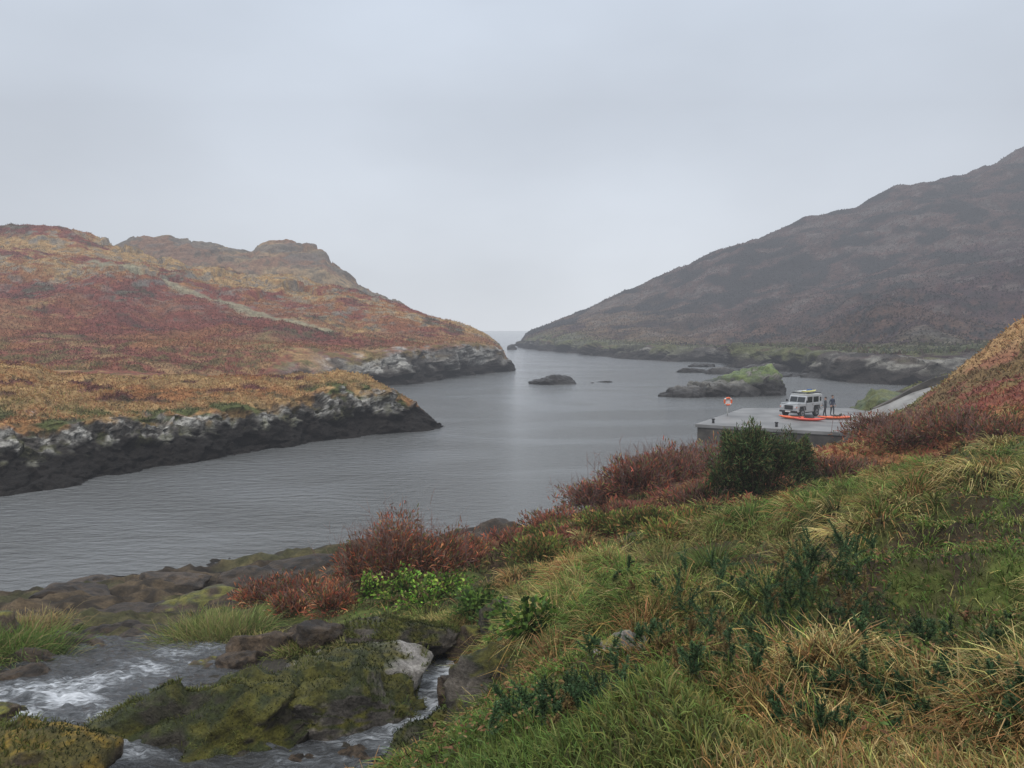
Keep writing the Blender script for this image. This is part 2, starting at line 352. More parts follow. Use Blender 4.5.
# stream bed
for t in [(470,690,10.9),(430,715,10.1),(380,752,8.9),(250,772,8.5),(110,745,9.3),(40,712,10.8),(120,680,12.3),(195,668,13.6),(280,700,10)]: g(*t)
for t in [(400,7.2,4.1),(250,7.0,4.3),(440,8.4,4.2),(490,8.0,5.2),(470,6.8,5.1),(20,7.6,4.45),(-80,8.5,4.3),(-300,9,4.2)]: gz(*t)
# behind / around camera
for t in [(0,0,7.4),(2,0,7.5),(5,0,7.8),(10,0,8.4),(20,0,9.5),(0,-6,7.6),(12,-6,8.8),(-3,2,5.6),(-6,0,5.0),(-10,-4,5.2),(-16,4,4.8),(-2.2,4.5,5.0),(30,10,11),(-25,10,3.5)]: G.append(t)
# shoreline & seabed
for u,v in [(-400,640),(-150,612),(0,600),(60,592),(110,586),(180,574),(240,564),(300,556),(360,548),(430,540),(490,532)]:
    d=float(shore_d(v)); G.append(XZ(u,d,.05)); G.append(XZ(u,d+4,-1.2)); G.append(XZ(u,d+16,-2.5))
for t in [(560,32,-.8),(640,39,-.8),(720,46,-.5),(790,50,-.3),(640,52,-2),(720,58,-2),(800,58,-1),(560,45,-2),(780,68,-1.5),(840,57,1),(760,84,-2),(850,84,-1)]: gz(*t)
for t in [(33,62,.7),(34,72,1.0),(37.5,60,2.2),(44,72,4.5),(40,85,1.0),(60,60,12),(80,40,22),(70,85,10),(50,30,12),(60,10,16),(48,95,0),(30,95,-3)]: G.append(t)
G=np.array(G)
def tps(pts,reg=.02):
    n=len(pts); d=np.hypot(pts[:,None,0]-pts[None,:,0],pts[:,None,1]-pts[None,:,1])
    K=np.where(d>0,d*d*np.log(d+1e-12),0)+reg*np.eye(n)
    Pm=np.c_[np.ones(n),pts[:,:2]]; M=np.zeros((n+3,n+3)); M[:n,:n]=K; M[:n,n:]=Pm; M[n:,:n]=Pm.T
    s=np.linalg.solve(M,np.r_[pts[:,2],0,0,0])
    def f(x,y):
        sh=np.shape(x); x=np.ravel(x); y=np.ravel(y); out=np.empty(len(x))
        for a in range(0,len(x),40000):
            xx=x[a:a+40000];yy=y[a:a+40000]
            r2=(xx[:,None]-pts[None,:,0])**2+(yy[:,None]-pts[None,:,1])**2
            out[a:a+40000]=(.5*r2*np.log(r2+1e-12))@s[:n]+s[n]+s[n+1]*xx+s[n+2]*yy
        return out.reshape(sh)
    return f
gt=tps(G)
ST=np.array([P(*t) for t in [(478,660,11.6),(430,700,10.3),(380,745,9.05),(250,765,8.55),(100,740,9.15),(40,703,10.5),(120,670,12.2),(195,655,13.6),(-60,715,10.3),(520,650,12.5)]],float)
stz=tps(ST,5.0)
def mounds(x,y):
    cv=1-np.abs(vnoise(x*.75+3,y*.75)) ; return (cv**2*.46-.20)+fbm(x*1.9,y*1.9,7,3)*.14
def hg(x,y):
    z=gt(x,y)
    lo=1-sstep(1.8,3.2,z)   # rocky low zone
    st=((x<.9)&(y>6)&(y<16)).astype(float)
    z=z+(1-lo)*(mounds(x,y)*(1-.75*st)*sstep(1.5,4,y)+fbm(x*.4,y*.4,0,2)*.1)
    z=z+lo*(ridge(x*.5,y*.7,2,4)*.55-.15)
    return z
tt=np.linspace(-1.35,1.5,660); yy=np.geomspace(2,105,560)-8
X=tt[None,:]*(yy[:,None]+8); Y=yy[:,None]+0*X; Z=hg(X,Y)
V=np.stack([X,Y,Z],-1); N=grid_normals(X,Y,Z)
def streammask(x,y):
    return (x>-14)&(x<.6)&(y>6.5)&(y<15.5)
def bank_col(V,N):
    x,y,z=V[...,0],V[...,1],V[...,2]
    n=fbm(x*.6,y*.6,0,4); n2=fbm(x*2.5,y*2.5,0,3); nb=fbm(x*.12,y*.12,5,4)
    c=mixc(C(.075,.075,.025)+0*V,C(.05,.035,.02),sstep(-.2,.3,n)); c=mixc(c,C(.09,.12,.02),sstep(.0,.5,n2)*.6)
    far=sstep(16,24,y)
    fc=mixc(BRACK+0*V,ORNG*.8,sstep(-.1,.4,nb+.3*n)); fc=mixc(fc,TAN,sstep(38,46,y)*sstep(-.4,.2,nb)*.7); fc=mixc(fc,OLIVE,sstep(.1,.4,n-nb)*.6)
    fc=mixc(fc,C(.10,.13,.035),sstep(50,58,y)*(1-sstep(5,8,z))*.8)
    c=mixc(c,fc,far*sstep(2.0,3.2,z))
    rk=mixc(C(.085,.06,.035)+0*V,C(.03,.022,.014),sstep(-.2,.3,n2)); rk=mixc(rk,C(.07,.075,.02),sstep(.2,.5,n)*.4)
    c=mixc(c,rk,1-sstep(2.4,3.2,z+.4*n))
    wet=(streammask(x,y)&(z<stz(x,y)+.15)).astype(float); c=mixc(c,C(.035,.03,.022),wet)
    return mixc(c,TIDE,1-sstep(.0,.6,z+.3*n))
col=bank_col(V,N)
mesh_obj('grassy_bank_ground',V.reshape(-1,3),grid_quads(*X.shape),col.reshape(-1,3),bankmat)
BANK=dict(V=V,N=N,T=0*X,C=col)

# ================= STREAM =================
def make_stream():
    xs=np.linspace(-12,.8,420); ys=np.linspace(6.3,15.0,360); X,Y=np.meshgrid(xs,ys)
    ca,sa=math.cos(.5),math.sin(.5); U=X*ca-Y*sa; W=X*sa+Y*ca
    Z=stz(X,Y)+.06*fbm(U*1.0,W*2.2,0,3)+.07*np.maximum(0,ridge(U*1.6,W*3.5,0,3)-.3)+.025*fbm(U*6,W*9,0,2)+.04
    m,nt,b=new_mat('stream_water'); N=nt.nodes; L=nt.links
    tc=N.new('ShaderNodeTexCoord'); at=N.new('ShaderNodeAttribute'); at.attribute_name='Col'
    mp=N.new('ShaderNodeMapping'); mp.inputs['Scale'].default_value=(1.0,2.6,1); mp.inputs['Rotation'].default_value=(0,0,-.5); L.new(tc.outputs['Object'],mp.inputs[0])
    n=N.new('ShaderNodeTexNoise'); n.inputs['Scale'].default_value=3.2; n.inputs['Detail'].default_value=9; n.inputs['Roughness'].default_value=.72; n.inputs['Distortion'].default_value=1.4
    L.new(mp.outputs[0],n.inputs['Vector'])
    bp=N.new('ShaderNodeBump'); bp.inputs['Strength'].default_value=1; bp.inputs['Distance'].default_value=.12; L.new(n.outputs['Fac'],bp.inputs['Height']); L.new(bp.outputs[0],b.inputs['Normal'])
    ad=N.new('ShaderNodeMath'); ad.operation='ADD'; L.new(n.outputs['Fac'],ad.inputs[0]); L.new(at.outputs['Fac'],ad.inputs[1])
    cr=N.new('ShaderNodeValToRGB'); L.new(ad.outputs[0],cr.inputs[0]); e=cr.color_ramp.elements
    e[0].position=.38; e[0].color=(.03,.027,.024,1); e[1].position=1.0; e[1].color=(.85,.87,.9,1)
    for p_,c_ in [(.60,(.070,.072,.075,1)),(.76,(.17,.18,.19,1)),(.88,(.55,.57,.6,1))]:
        q=e.new(p_); q.color=c_
    L.new(cr.outputs[0],b.inputs['Base Color'])
    mr3=N.new('ShaderNodeMapRange'); mr3.inputs[1].default_value=.6; mr3.inputs[2].default_value=.95; mr3.inputs[3].default_value=.06; mr3.inputs[4].default_value=.6; L.new(ad.outputs[0],mr3.inputs[0]); L.new(mr3.outputs[0],b.inputs['Roughness']); b.inputs['IOR'].default_value=1.5
    foam=np.zeros(X.shape)
    for (u,v,d,r,s) in [(474,664,11.4,.6,.6),(445,690,10.6,.5,.42),(60,700,10.6,1.1,.38),(20,690,11,.7,.38),(150,672,12.3,1.0,.28),(100,722,9.8,1.1,.26),(400,735,9.4,1.1,.24),(180,660,13.3,.8,.26),(330,755,8.9,1.0,.22),(90,690,11.3,.8,.34),(420,715,9.9,.7,.32),(130,745,9.1,.8,.30)]:
        px,py,_=P(u,v,d); foam=np.maximum(foam,s*np.exp(-((X-px)**2+(Y-py)**2)/r**2))
    foam=foam*(.55+.75*np.clip(ridge(U*1.2,W*3,3,3)+.2,0,1))
    mesh_obj('stream_water',np.stack([X,Y,Z],-1).reshape(-1,3),grid_quads(*X.shape),np.repeat(foam.reshape(-1,1),3,1),m)
make_stream()

# ================= ROCKS =================
def make_rock(name,loc,size,rotz=0,seed=0,moss=.5,base=C(.16,.15,.13),mossc=C(.10,.11,.02),sub=5,tilt=0,tide=None,planes=16,rough=1.0,roll=0,hl=C(2.4,1.9,1.2)):
    bm=bmesh.new(); bmesh.ops.create_icosphere(bm,subdivisions=sub,radius=1)
    p=np.array([v.co[:] for v in bm.verts]); r=np.random.default_rng(seed)
    for k in range(planes):
        n=r.normal(size=3); n/=np.linalg.norm(n); h=r.uniform(.5,.88)
        e=np.maximum(0,p@n-h); p=p-e[:,None]*n*.95
    s=np.array(size); q=p*s
    dn=p/np.linalg.norm(p,axis=1,keepdims=True); sc=min(size)
    f=1.2/sc
    cv,_=cell(q[:,0]*f*.9+seed,q[:,1]*f*.9,q[:,2]*f*1.4)
    q=q+dn*(rough*(ridge(q[:,0]*f*.6+seed,q[:,1]*f*.6,q[:,2]*f*1.4,4)*.24+cv*.13)*sc+fbm(q[:,0]*f*3+seed,q[:,1]*f*3,q[:,2]*f*4,3)*.09*sc)[:,None]
    R=np.array(Euler((tilt,roll,rotz)).to_matrix()); q=q@R.T+np.array(loc)
    for v,c in zip(bm.verts,q): v.co=c
    bm.normal_update(); nz=np.array([v.normal.z for v in bm.verts])
    me=bpy.data.meshes.new(name); bm.to_mesh(me)
    for f_ in me.polygons: f_.use_smooth=True
    x,y,z=q.T; n=fbm(x*f,y*f,z*f,4); n2=fbm(x*f*4,y*f*4,z*f*4,3)
    c=mixc(base+0*q,base*.35,sstep(-.2,.4,n)); c=mixc(c,np.minimum(base*1.7,.5),sstep(.3,.6,n2)*.5)
    mm=sstep(1-moss-.15,1-moss+.2,nz*.8+.45*n+.2*n2+.05)*(1 if moss>0 else 0)
    mcol=mixc(mossc+0*q,np.array(mossc)*hl,sstep(.1,.6,n2+n)); c=mixc(c,mcol,mm)
    if tide is not None: c=mixc(c,TIDE,1-sstep(tide,tide+.6*sc,z+.2*sc*n))
    a=me.color_attributes.new('Col','FLOAT_COLOR','POINT'); cc=np.ones((len(q),4),np.float32); cc[:,:3]=np.clip(c,0,1); a.data.foreach_set('color',cc.ravel())
    me.materials.append(rockmat); link(bpy.data.objects.new(name,me)); bm.free()
    return q,nz,mm,dn
def rp(u,v,d): return [float(t) for t in P(u,v,d)]
ROCKS=[]
DM=C(.034,.040,.012)
ROCKS.append(make_rock('mossy_boulder',(-4.0,9.5,3.80),(2.2,1.05,.86),rotz=.10,seed=11,moss=.68,sub=6,mossc=DM,base=C(.05,.043,.032),roll=-.14))
ROCKS.append(make_rock('mossy_boulder',(-2.2,9.75,3.80),(1.7,.95,.74),rotz=.2,seed=17,moss=.60,sub=6,mossc=DM,base=C(.12,.105,.09),roll=-.08))
ROCKS.append(make_rock('mossy_boulder',(-2.3,10.4,4.0),(1.5,.6,.58),rotz=.05,seed=19,moss=.34,sub=5,mossc=C(.05,.055,.018),base=C(.26,.24,.22)))
ROCKS.append(make_rock('mossy_boulder',rp(395,645,11.8),(1.2,.5,.38),rotz=.2,seed=5,moss=.35,base=C(.09,.075,.06),mossc=DM))
ROCKS.append(make_rock('mossy_boulder',rp(-5,778,7.6),(1.05,.9,.6),rotz=.3,seed=8,moss=.75,mossc=C(.09,.075,.02),base=C(.08,.06,.04)))
ROCKS.append(make_rock('mossy_boulder',rp(440,768,7.8),(.9,.5,.48),rotz=.9,seed=9,moss=.55,mossc=DM,base=C(.09,.075,.06)))
make_rock('rock_outcrop',rp(612,672,6.2),(.62,.2,.26),rotz=.75,seed=21,moss=.1,base=C(.20,.18,.16))
make_rock('rock_outcrop',rp(650,650,7.0),(.5,.2,.25),rotz=.9,seed=24,moss=.1,base=C(.16,.14,.12))
make_rock('rock_outcrop',rp(490,700,7.9),(.5,.35,.5),rotz=.4,seed=22,moss=.35,base=C(.10,.085,.07),mossc=DM)
make_rock('rock_outcrop',rp(505,625,11.5),(.4,.35,.4),rotz=.4,seed=27,moss=.3,base=C(.08,.07,.05),mossc=DM)
k=0; BR=C(.070,.048,.030)
for (u,v,d,sx,sy,sz) in [(70,602,23,1.8,.9,.35),(130,612,20,1.6,.9,.3),(200,603,20,1.3,.9,.4),(150,645,15.2,1.1,.5,.25),(60,655,14.3,1.2,.5,.3),(250,592,22,1.6,.8,.35),(270,655,12.8,.7,.45,.3),(320,645,12.8,.7,.5,.35),(205,668,12.6,.45,.3,.2),(20,682,12,.7,.4,.2),(300,575,25,2,.9,.4),(465,645,12,.4,.35,.35),(500,535,27,1.5,.9,.8),(470,545,25,1.4,.9,.5),
   (120,700,10.4,.22,.16,.1),(70,725,9.6,.3,.2,.12),(170,690,11.2,.25,.2,.12),(200,655,14.2,.5,.3,.2),(100,668,13.2,.5,.3,.2),(360,760,8.6,.3,.25,.12),(0,720,10,.4,.3,.2),(455,705,10,.35,.3,.25),(240,668,12.2,.5,.3,.2),(-20,640,14,1,.5,.4),(40,630,17,1.2,.5,.3),(110,632,17,1.0,.5,.25),(170,585,25,1.6,.8,.3),(90,590,26,1.4,.7,.3),(60,690,11,.3,.2,.15),(140,660,13,.3,.2,.15),(30,665,13,.5,.3,.2),(300,765,8.5,.25,.2,.14)]:
    k+=1; x,y,z=rp(u,v,d); make_rock('shore_rock',(x,y,float(hg(np.array([x]),np.array([y]))[0])+sz*.15),(sx,sy,sz),rotz=random.uniform(-.5,.5),seed=30+k,moss=.22 if (v>600 and k%3==0) else 0,mossc=C(.06,.07,.02),base=BR*random.uniform(.6,1.2),sub=4 if d>11 else 5)
# islets
make_rock('rocky_islet',(29.5,107,-.2),(9.2,5.0,2.6),rotz=.0,seed=52,moss=0,base=C(.13,.12,.10),sub=6,tide=.6)
make_rock('rocky_islet',(33.0,109,.7),(6.4,4,3.1),rotz=.05,seed=53,moss=.75,mossc=C(.08,.11,.035),hl=C(1.5,1.4,1.1),base=C(.25,.23,.20),sub=6,tide=1.2)
make_rock('rocky_islet',(23.5,105,-.3),(3.6,2.6,1.7),rotz=.05,seed=59,moss=0,base=C(.10,.09,.08),sub=5,tide=.6)
make_rock('skerry_rock',(7.6,129,-.3),(5.2,2.6,1.6),seed=54,moss=0,base=C(.05,.045,.04),sub=5,tide=1)
make_rock('skerry_rock',(16.4,133,-.2),(1.8,1,.6),seed=55,moss=0,base=C(.05,.045,.04),sub=4,tide=1)
make_rock('skerry_rock',(13.6,131,-.3),(1.2,.8,.5),seed=58,moss=0,base=C(.05,.045,.04),sub=4,tide=1)
make_rock('skerry_rock',(0,360,-.4),(3,2,2.6),seed=56,moss=0,base=C(.05,.045,.04),sub=4,tide=1)
for i,(x,y,s) in enumerate([(38,165,2.6),(44,158,3),(52,150,3),(47,190,2.5),(60,146,4),(66,135,4),(57,170,3.5)]):
    make_rock('skerry_rock',(x,y,-.3),(s*1.9,s,s*.5),seed=60+i,moss=0,base=C(.09,.08,.07),sub=5,tide=.7)

# ================= VEGETATION =================
pal=np.array([[.47,.37,.15],[.25,.25,.075],[.155,.24,.050],[.38,.22,.085],[.08,.10,.03]])
def grass_zone(x,y,n):
    b=x/np.maximum(y,1); q=fbm(x*.45,y*.45,3,3); q2=fbm(x*.9,y*.9,9,2)
    w=np.zeros((n,5))
    w[:,0]=np.clip(.45+2.2*q,0.02,None); w[:,1]=.9; w[:,2]=np.clip(.5-2.2*q,0.03,None); w[:,3]=np.clip(.05+1.4*q2,0,None); w[:,4]=np.clip(.3-.6*q2,0.05,None)
    gz_=((b>.46)&(y<10)&(y>3.4)); w[gz_,2]+=2.0; w[gz_,0]*=.4
    nr=y<3.6; w[nr,1]+=.5; w[nr,2]*=.7; w[nr,4]+=.3
    lowl=(b<-.05)&(y>8); w[lowl,2]+=.6; w[lowl,3]*=.4
    far=y>13; w[far,3]+=.3; w[far,4]+=.6; w[far,0]*=.6
    w/=w.sum(1,keepdims=True); cw=w.cumsum(1); return (rng.random((n,1))>cw).sum(1).clip(0,4)
def okgrass(x,y,z):
    k=z>2.7
    k&=~(streammask(x,y)&(z<stz(x,y)+.24)); k&=~((x<-1.5)&(y<16)&(rng.random(len(x))<.6)&(z<4.6))
    return k
def grow_carpet():
    vg=Veg(); n=200000
    y=np.exp(rng.uniform(math.log(1.8),math.log(26),n)); b=rng.uniform(-.8,.95,n); x=b*y
    z=hg(x,y); kp=okgrass(x,y,z)&~((y>15)&(rng.random(n)<.5)); x,y,z=x[kp],y[kp],z[kp]; n=len(x)
    q=fbm(x*1.1,y*1.1,3,3); typ=grass_zone(x,y,n)
    c=mixc(pal[typ],C(.11,.165,.038)+0*pal[typ],sstep(0,.35,-q)*.7); c=mixc(c,C(.15,.10,.05)+0*c,sstep(.25,.5,q)*.5); c=jit(c,n,.28)
    D=rnd_up(n,.55); D[:,0]-=.2
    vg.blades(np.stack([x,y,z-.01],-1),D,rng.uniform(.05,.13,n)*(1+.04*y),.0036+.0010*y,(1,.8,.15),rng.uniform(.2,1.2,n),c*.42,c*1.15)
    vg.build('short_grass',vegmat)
grow_carpet()
def tuss(vg,x,y,z,typ,m,R,hcl,wf=1.0,down=.4):
    n=len(x); ci=np.repeat(np.arange(n),m); N_=len(ci)
    off=rng.normal(size=(N_,2))*.5; rr=R[ci]
    px=x[ci]+off[:,0]*rr; py=y[ci]+off[:,1]*rr; pz=hg(px,py)-.02
    la=rng.normal(size=(n,2))*.3
    D=np.stack([off[:,0]*1.4+rng.normal(size=N_)*.2-down+la[ci,0],off[:,1]*1.4+rng.normal(size=N_)*.2-down*.5+la[ci,1],np.ones(N_)],-1)
    L=hcl[ci]*rng.uniform(.5,1.25,N_); W=(.0034+.0009*y[ci])*wf
    c=pal[typ[ci]]; sw=rng.random(N_)<.22; c[sw]=pal[rng.integers(0,5,sw.sum())]
    c=jit(c,N_,.24); c*=(1+.25*rng.normal(size=n)[ci][:,None]).clip(.55,1.45)
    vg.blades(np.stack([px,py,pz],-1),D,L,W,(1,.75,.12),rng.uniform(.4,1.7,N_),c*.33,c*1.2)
def grow_tussocks():
    vg=Veg(); n=2800
    y=np.exp(rng.uniform(math.log(2.2),math.log(30),n)); b=rng.uniform(-.8,.95,n); x=b*y
    z=hg(x,y); q=fbm(x*.5,y*.5,11,3); bb=x/y
    kp=okgrass(x,y,z)&(q>-.12)&~((bb>.46)&(y<9)&(y>3.4)&(q<.25))&~((y>17)&(rng.random(n)<.45))
    x,y,z=x[kp],y[kp],z[kp]; n=len(x); typ=grass_zone(x,y,n)
    tuss(vg,x,y,z,typ,150,rng.uniform(.10,.26,n)*(1+.03*y),(rng.uniform(.15,.44,n)*np.where(typ==2,.75,1)*(1+.012*y))*np.clip(.42+y/8,.5,1))
    # the big straw-coloured tussocks that drape over the bank edge
    X_=[];Y_=[]
    for (u,d,nn,sp) in [(565,9.6,16,.45),(600,10.2,14,.5),(640,9.2,10,.45),(540,8.6,8,.3),(850,13,14,.7),(900,13.2,14,.7),(830,12,8,.5),(940,12.2,10,.6),(990,12,8,.5),(700,13.2,9,.6),(580,13,8,.6),(660,15,8,.7),(760,13.5,8,.6),(610,7.6,8,.35),(700,4.2,4,.25),(480,12.8,8,.4)]:
        x0=d*(u-512)/F/.98
        X_.append(x0+rng.normal(size=nn)*sp); Y_.append(d+rng.normal(size=nn)*sp)
    x=np.concatenate(X_); y=np.concatenate(Y_); n=len(x); typ=rng.choice([0,0,1,1,3,2],n)
    tuss(vg,x,y,None,typ,360,rng.uniform(.22,.38,n),rng.uniform(.36,.62,n)*np.clip(y/9,.5,1),.85,.3)
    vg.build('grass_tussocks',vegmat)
grow_tussocks()
def lump_cloud(vg,cx,cy,cz,rx,ry,rz,n,L,W,cols,prof=(.3,1,.2),up=.5,seed=0,shell=.45,base=.5,lumpy=.38):
    d=rng.normal(size=(n,3)); d/=np.linalg.norm(d,axis=1,keepdims=True); d[:,2]=np.where(d[:,2]<-.3,-d[:,2],d[:,2])
    r=(rng.random(n)**shell); lump=1+lumpy*fbm(d[:,0]*2.2+seed,d[:,1]*2.2,d[:,2]*2.2,3); r=r*lump
    p=np.stack([cx+d[:,0]*r*rx,cy+d[:,1]*r*ry,cz+d[:,2]*r*rz],-1)
    D=d*.9+rng.normal(size=(n,3))*.55+np.array([0,0,up]); c=jit(np.array(cols)[rng.integers(0,len(cols),n)],n,.25)
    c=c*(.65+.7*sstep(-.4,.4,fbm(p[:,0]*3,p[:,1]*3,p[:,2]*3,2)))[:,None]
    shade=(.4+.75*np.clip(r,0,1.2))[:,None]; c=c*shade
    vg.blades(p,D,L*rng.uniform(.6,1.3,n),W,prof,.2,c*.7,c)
def hz(x,y): return float(hg(np.array([x]),np.array([y]))[0])
def bracken(spots,name,cols,dens=1.0,twigs=True,L=.16,W=.03):
    vg=Veg()
    for i,(u,d,rx,rz) in enumerate(spots):
        x=d*(u-512)/F/.985; z=hz(x,d)
        lump_cloud(vg,x,d,z+rz*.2,rx,rx*.8,rz,int(2600*dens*rx),L,W*(d/16)**.5,cols,seed=i*3.1,up=.7,lumpy=.65)
        if twigs:
            n=int(120*rx); p=np.stack([x+rng.normal(size=n)*rx*.5,d+rng.normal(size=n)*rx*.4,np.full(n,z+rz*.2)],-1)
            dd=rnd_up(n,.4); ll=rz*rng.uniform(.8,1.5,n)
            vg.blades(p,dd,ll,.010*(d/16),(1,.7,.3),0,C(.14,.08,.07),C(.20,.12,.11))
            dn=dd/np.linalg.norm(dd,axis=1,keepdims=True)
            for _ in range(5):
                t=rng.uniform(.45,.95,n)[:,None]; vg.blades(p+dn*ll[:,None]*t,dn+rng.normal(size=(n,3))*.6,ll*.25,.007*(d/16),(1,.7,.3),0,C(.20,.12,.10))
    return vg.build(name,vegmat)
RC=[C(.34,.095,.045),C(.25,.075,.04),C(.38,.17,.08),C(.13,.05,.03)]
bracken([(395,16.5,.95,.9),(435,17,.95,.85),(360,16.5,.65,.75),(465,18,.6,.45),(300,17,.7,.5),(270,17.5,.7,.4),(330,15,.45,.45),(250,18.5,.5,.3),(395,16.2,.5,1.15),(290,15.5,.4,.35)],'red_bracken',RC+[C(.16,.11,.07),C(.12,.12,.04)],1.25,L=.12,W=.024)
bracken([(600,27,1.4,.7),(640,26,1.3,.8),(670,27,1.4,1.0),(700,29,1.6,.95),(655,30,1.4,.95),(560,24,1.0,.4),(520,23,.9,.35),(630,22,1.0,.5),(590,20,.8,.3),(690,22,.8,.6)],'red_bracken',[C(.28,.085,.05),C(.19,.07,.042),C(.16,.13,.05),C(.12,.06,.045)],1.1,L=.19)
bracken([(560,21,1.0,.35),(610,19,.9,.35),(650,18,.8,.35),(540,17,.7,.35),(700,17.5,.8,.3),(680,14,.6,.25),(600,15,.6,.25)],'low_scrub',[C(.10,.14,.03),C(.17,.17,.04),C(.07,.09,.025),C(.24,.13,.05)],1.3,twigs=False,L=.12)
# dark gorse bush
vg=Veg()
GC=[C(.04,.065,.025),C(.06,.10,.035),C(.025,.035,.015),C(.10,.14,.05),C(.11,.08,.035)]
for i,(u,d,dz,rx,rz) in enumerate([(757,20,.55,.85,.95),(787,20.5,.5,.7,.75),(732,20,.4,.55,.7),(748,19.6,1.3,.42,.6),(808,20.5,.25,.45,.45),(775,20.2,1.05,.45,.6),(735,20,1.4,.22,.45),(798,20.4,.95,.25,.4),(758,20,1.75,.2,.45),(716,20,.55,.22,.3)]):
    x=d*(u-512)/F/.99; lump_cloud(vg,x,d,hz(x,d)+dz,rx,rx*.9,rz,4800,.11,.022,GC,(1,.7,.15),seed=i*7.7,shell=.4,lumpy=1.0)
n=200; x0=20*(760-512)/F; p=np.stack([x0+rng.normal(size=n)*.35,20+rng.normal(size=n)*.25,np.full(n,hz(x0,20.)-.1)],-1)
vg.blades(p,rnd_up(n,.55),rng.uniform(1.2,2.6,n),.03,(1,.6,.25),0,C(.06,.045,.03),C(.10,.075,.05))
vg.build('gorse_bush',vegmat)
bracken([(700,20,.7,.6),(830,21,.9,.55),(850,23,1.2,.5),(900,25,1.2,.5),(960,24,1.2,.5),(1010,22,1.1,.5),(880,30,1.5,.6),(950,33,1.6,.7)],'bramble_shrub',[C(.13,.07,.04),C(.09,.10,.035),C(.22,.085,.045),C(.17,.06,.04)],.9)
# bright ivy
vg=Veg()
for i,(u,d,dz,rx,rz) in enumerate([(405,14.6,.2,.45,.35),(445,14.6,.15,.35,.28),(370,14.8,.25,.22,.25),(425,14.2,.0,.5,.22),(480,12.6,.1,.3,.25),(515,10.6,.1,.25,.25),(640,15,.2,.4,.25),(500,12,0,.3,.35),(520,9,.05,.3,.25),(535,8,.05,.25,.2)]):
    x=d*(u-512)/F/.985; cs=[C(.15,.27,.035),C(.09,.18,.02),C(.24,.33,.06),C(.05,.09,.02),C(.14,.10,.05)] if u<470 else [C(.06,.11,.02),C(.10,.16,.03),C(.04,.07,.02)]
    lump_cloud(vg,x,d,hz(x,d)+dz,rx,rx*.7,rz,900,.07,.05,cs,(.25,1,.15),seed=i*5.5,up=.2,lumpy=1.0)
vg.build('ivy_foliage',vegmat)
# grass clumps, lower left
vg=Veg()
for i,(u,d,h,r,cc) in enumerate([(15,13.6,.8,.8,C(.14,.22,.05)),(215,14.4,1.05,.6,C(.24,.25,.08)),(190,14.6,.85,.5,C(.17,.22,.05)),(240,14.6,.8,.45,C(.14,.2,.05)),(75,14.5,.35,.6,C(.15,.19,.04)),(-40,13,.6,.9,C(.14,.2,.04)),(270,13.4,.35,.5,C(.26,.24,.07)),(450,12.6,.35,.4,C(.38,.31,.11)),(300,12.6,.3,.4,C(.18,.2,.05)),(25,16,.5,.7,C(.36,.28,.12)),(120,14,.25,.6,C(.14,.17,.04)),(400,12.2,.3,.5,C(.24,.21,.06)),(350,12.4,.25,.4,C(.18,.18,.06))]):
    x=d*(u-512)/F/.975; n=2600; o=rng.normal(size=(n,2))*.5*r; px=x+o[:,0]; py=d+o[:,1]; pz=np.maximum(hg(px,py),hz(x,d)-.1)
    la=rng.normal(size=(12,2))*.35; k_=rng.integers(0,12,n)
    D=np.stack([o[:,0]/r*.9+rng.normal(size=n)*.25+la[k_,0],o[:,1]/r*.9+rng.normal(size=n)*.25+la[k_,1],np.ones(n)],-1); c=jit(cc,n,.3); s_=rng.random(n)<.2; c[s_]=jit(C(.36,.28,.13),int(s_.sum()),.2)
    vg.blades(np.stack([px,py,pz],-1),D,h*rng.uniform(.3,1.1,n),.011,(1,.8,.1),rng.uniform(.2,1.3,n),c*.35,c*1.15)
vg.build('rush_clump',vegmat)
# moss fuzz on boulders
vg=Veg()
for (q,nz,mm,dn) in ROCKS:
    w=mm*np.clip(nz,0.05,1); 
    if w.sum()<=0: continue
    n=20000 if len(q)>20000 else 5000
    idx=rng.choice(len(q),n,p=w/w.sum()); p=q[idx]+rng.normal(size=(n,3))*.012
    b_=fbm(p[:,0]*1.5,p[:,1]*1.5,p[:,2],3); c=mixc(C(.033,.042,.012)+0*p,C(.14,.15,.04),sstep(.0,.5,b_)); c=jit(c,n,.3)
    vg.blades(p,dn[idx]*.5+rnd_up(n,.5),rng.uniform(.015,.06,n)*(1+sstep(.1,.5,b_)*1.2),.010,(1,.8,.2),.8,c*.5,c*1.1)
vg.build('moss_and_grass_tufts',vegmat)
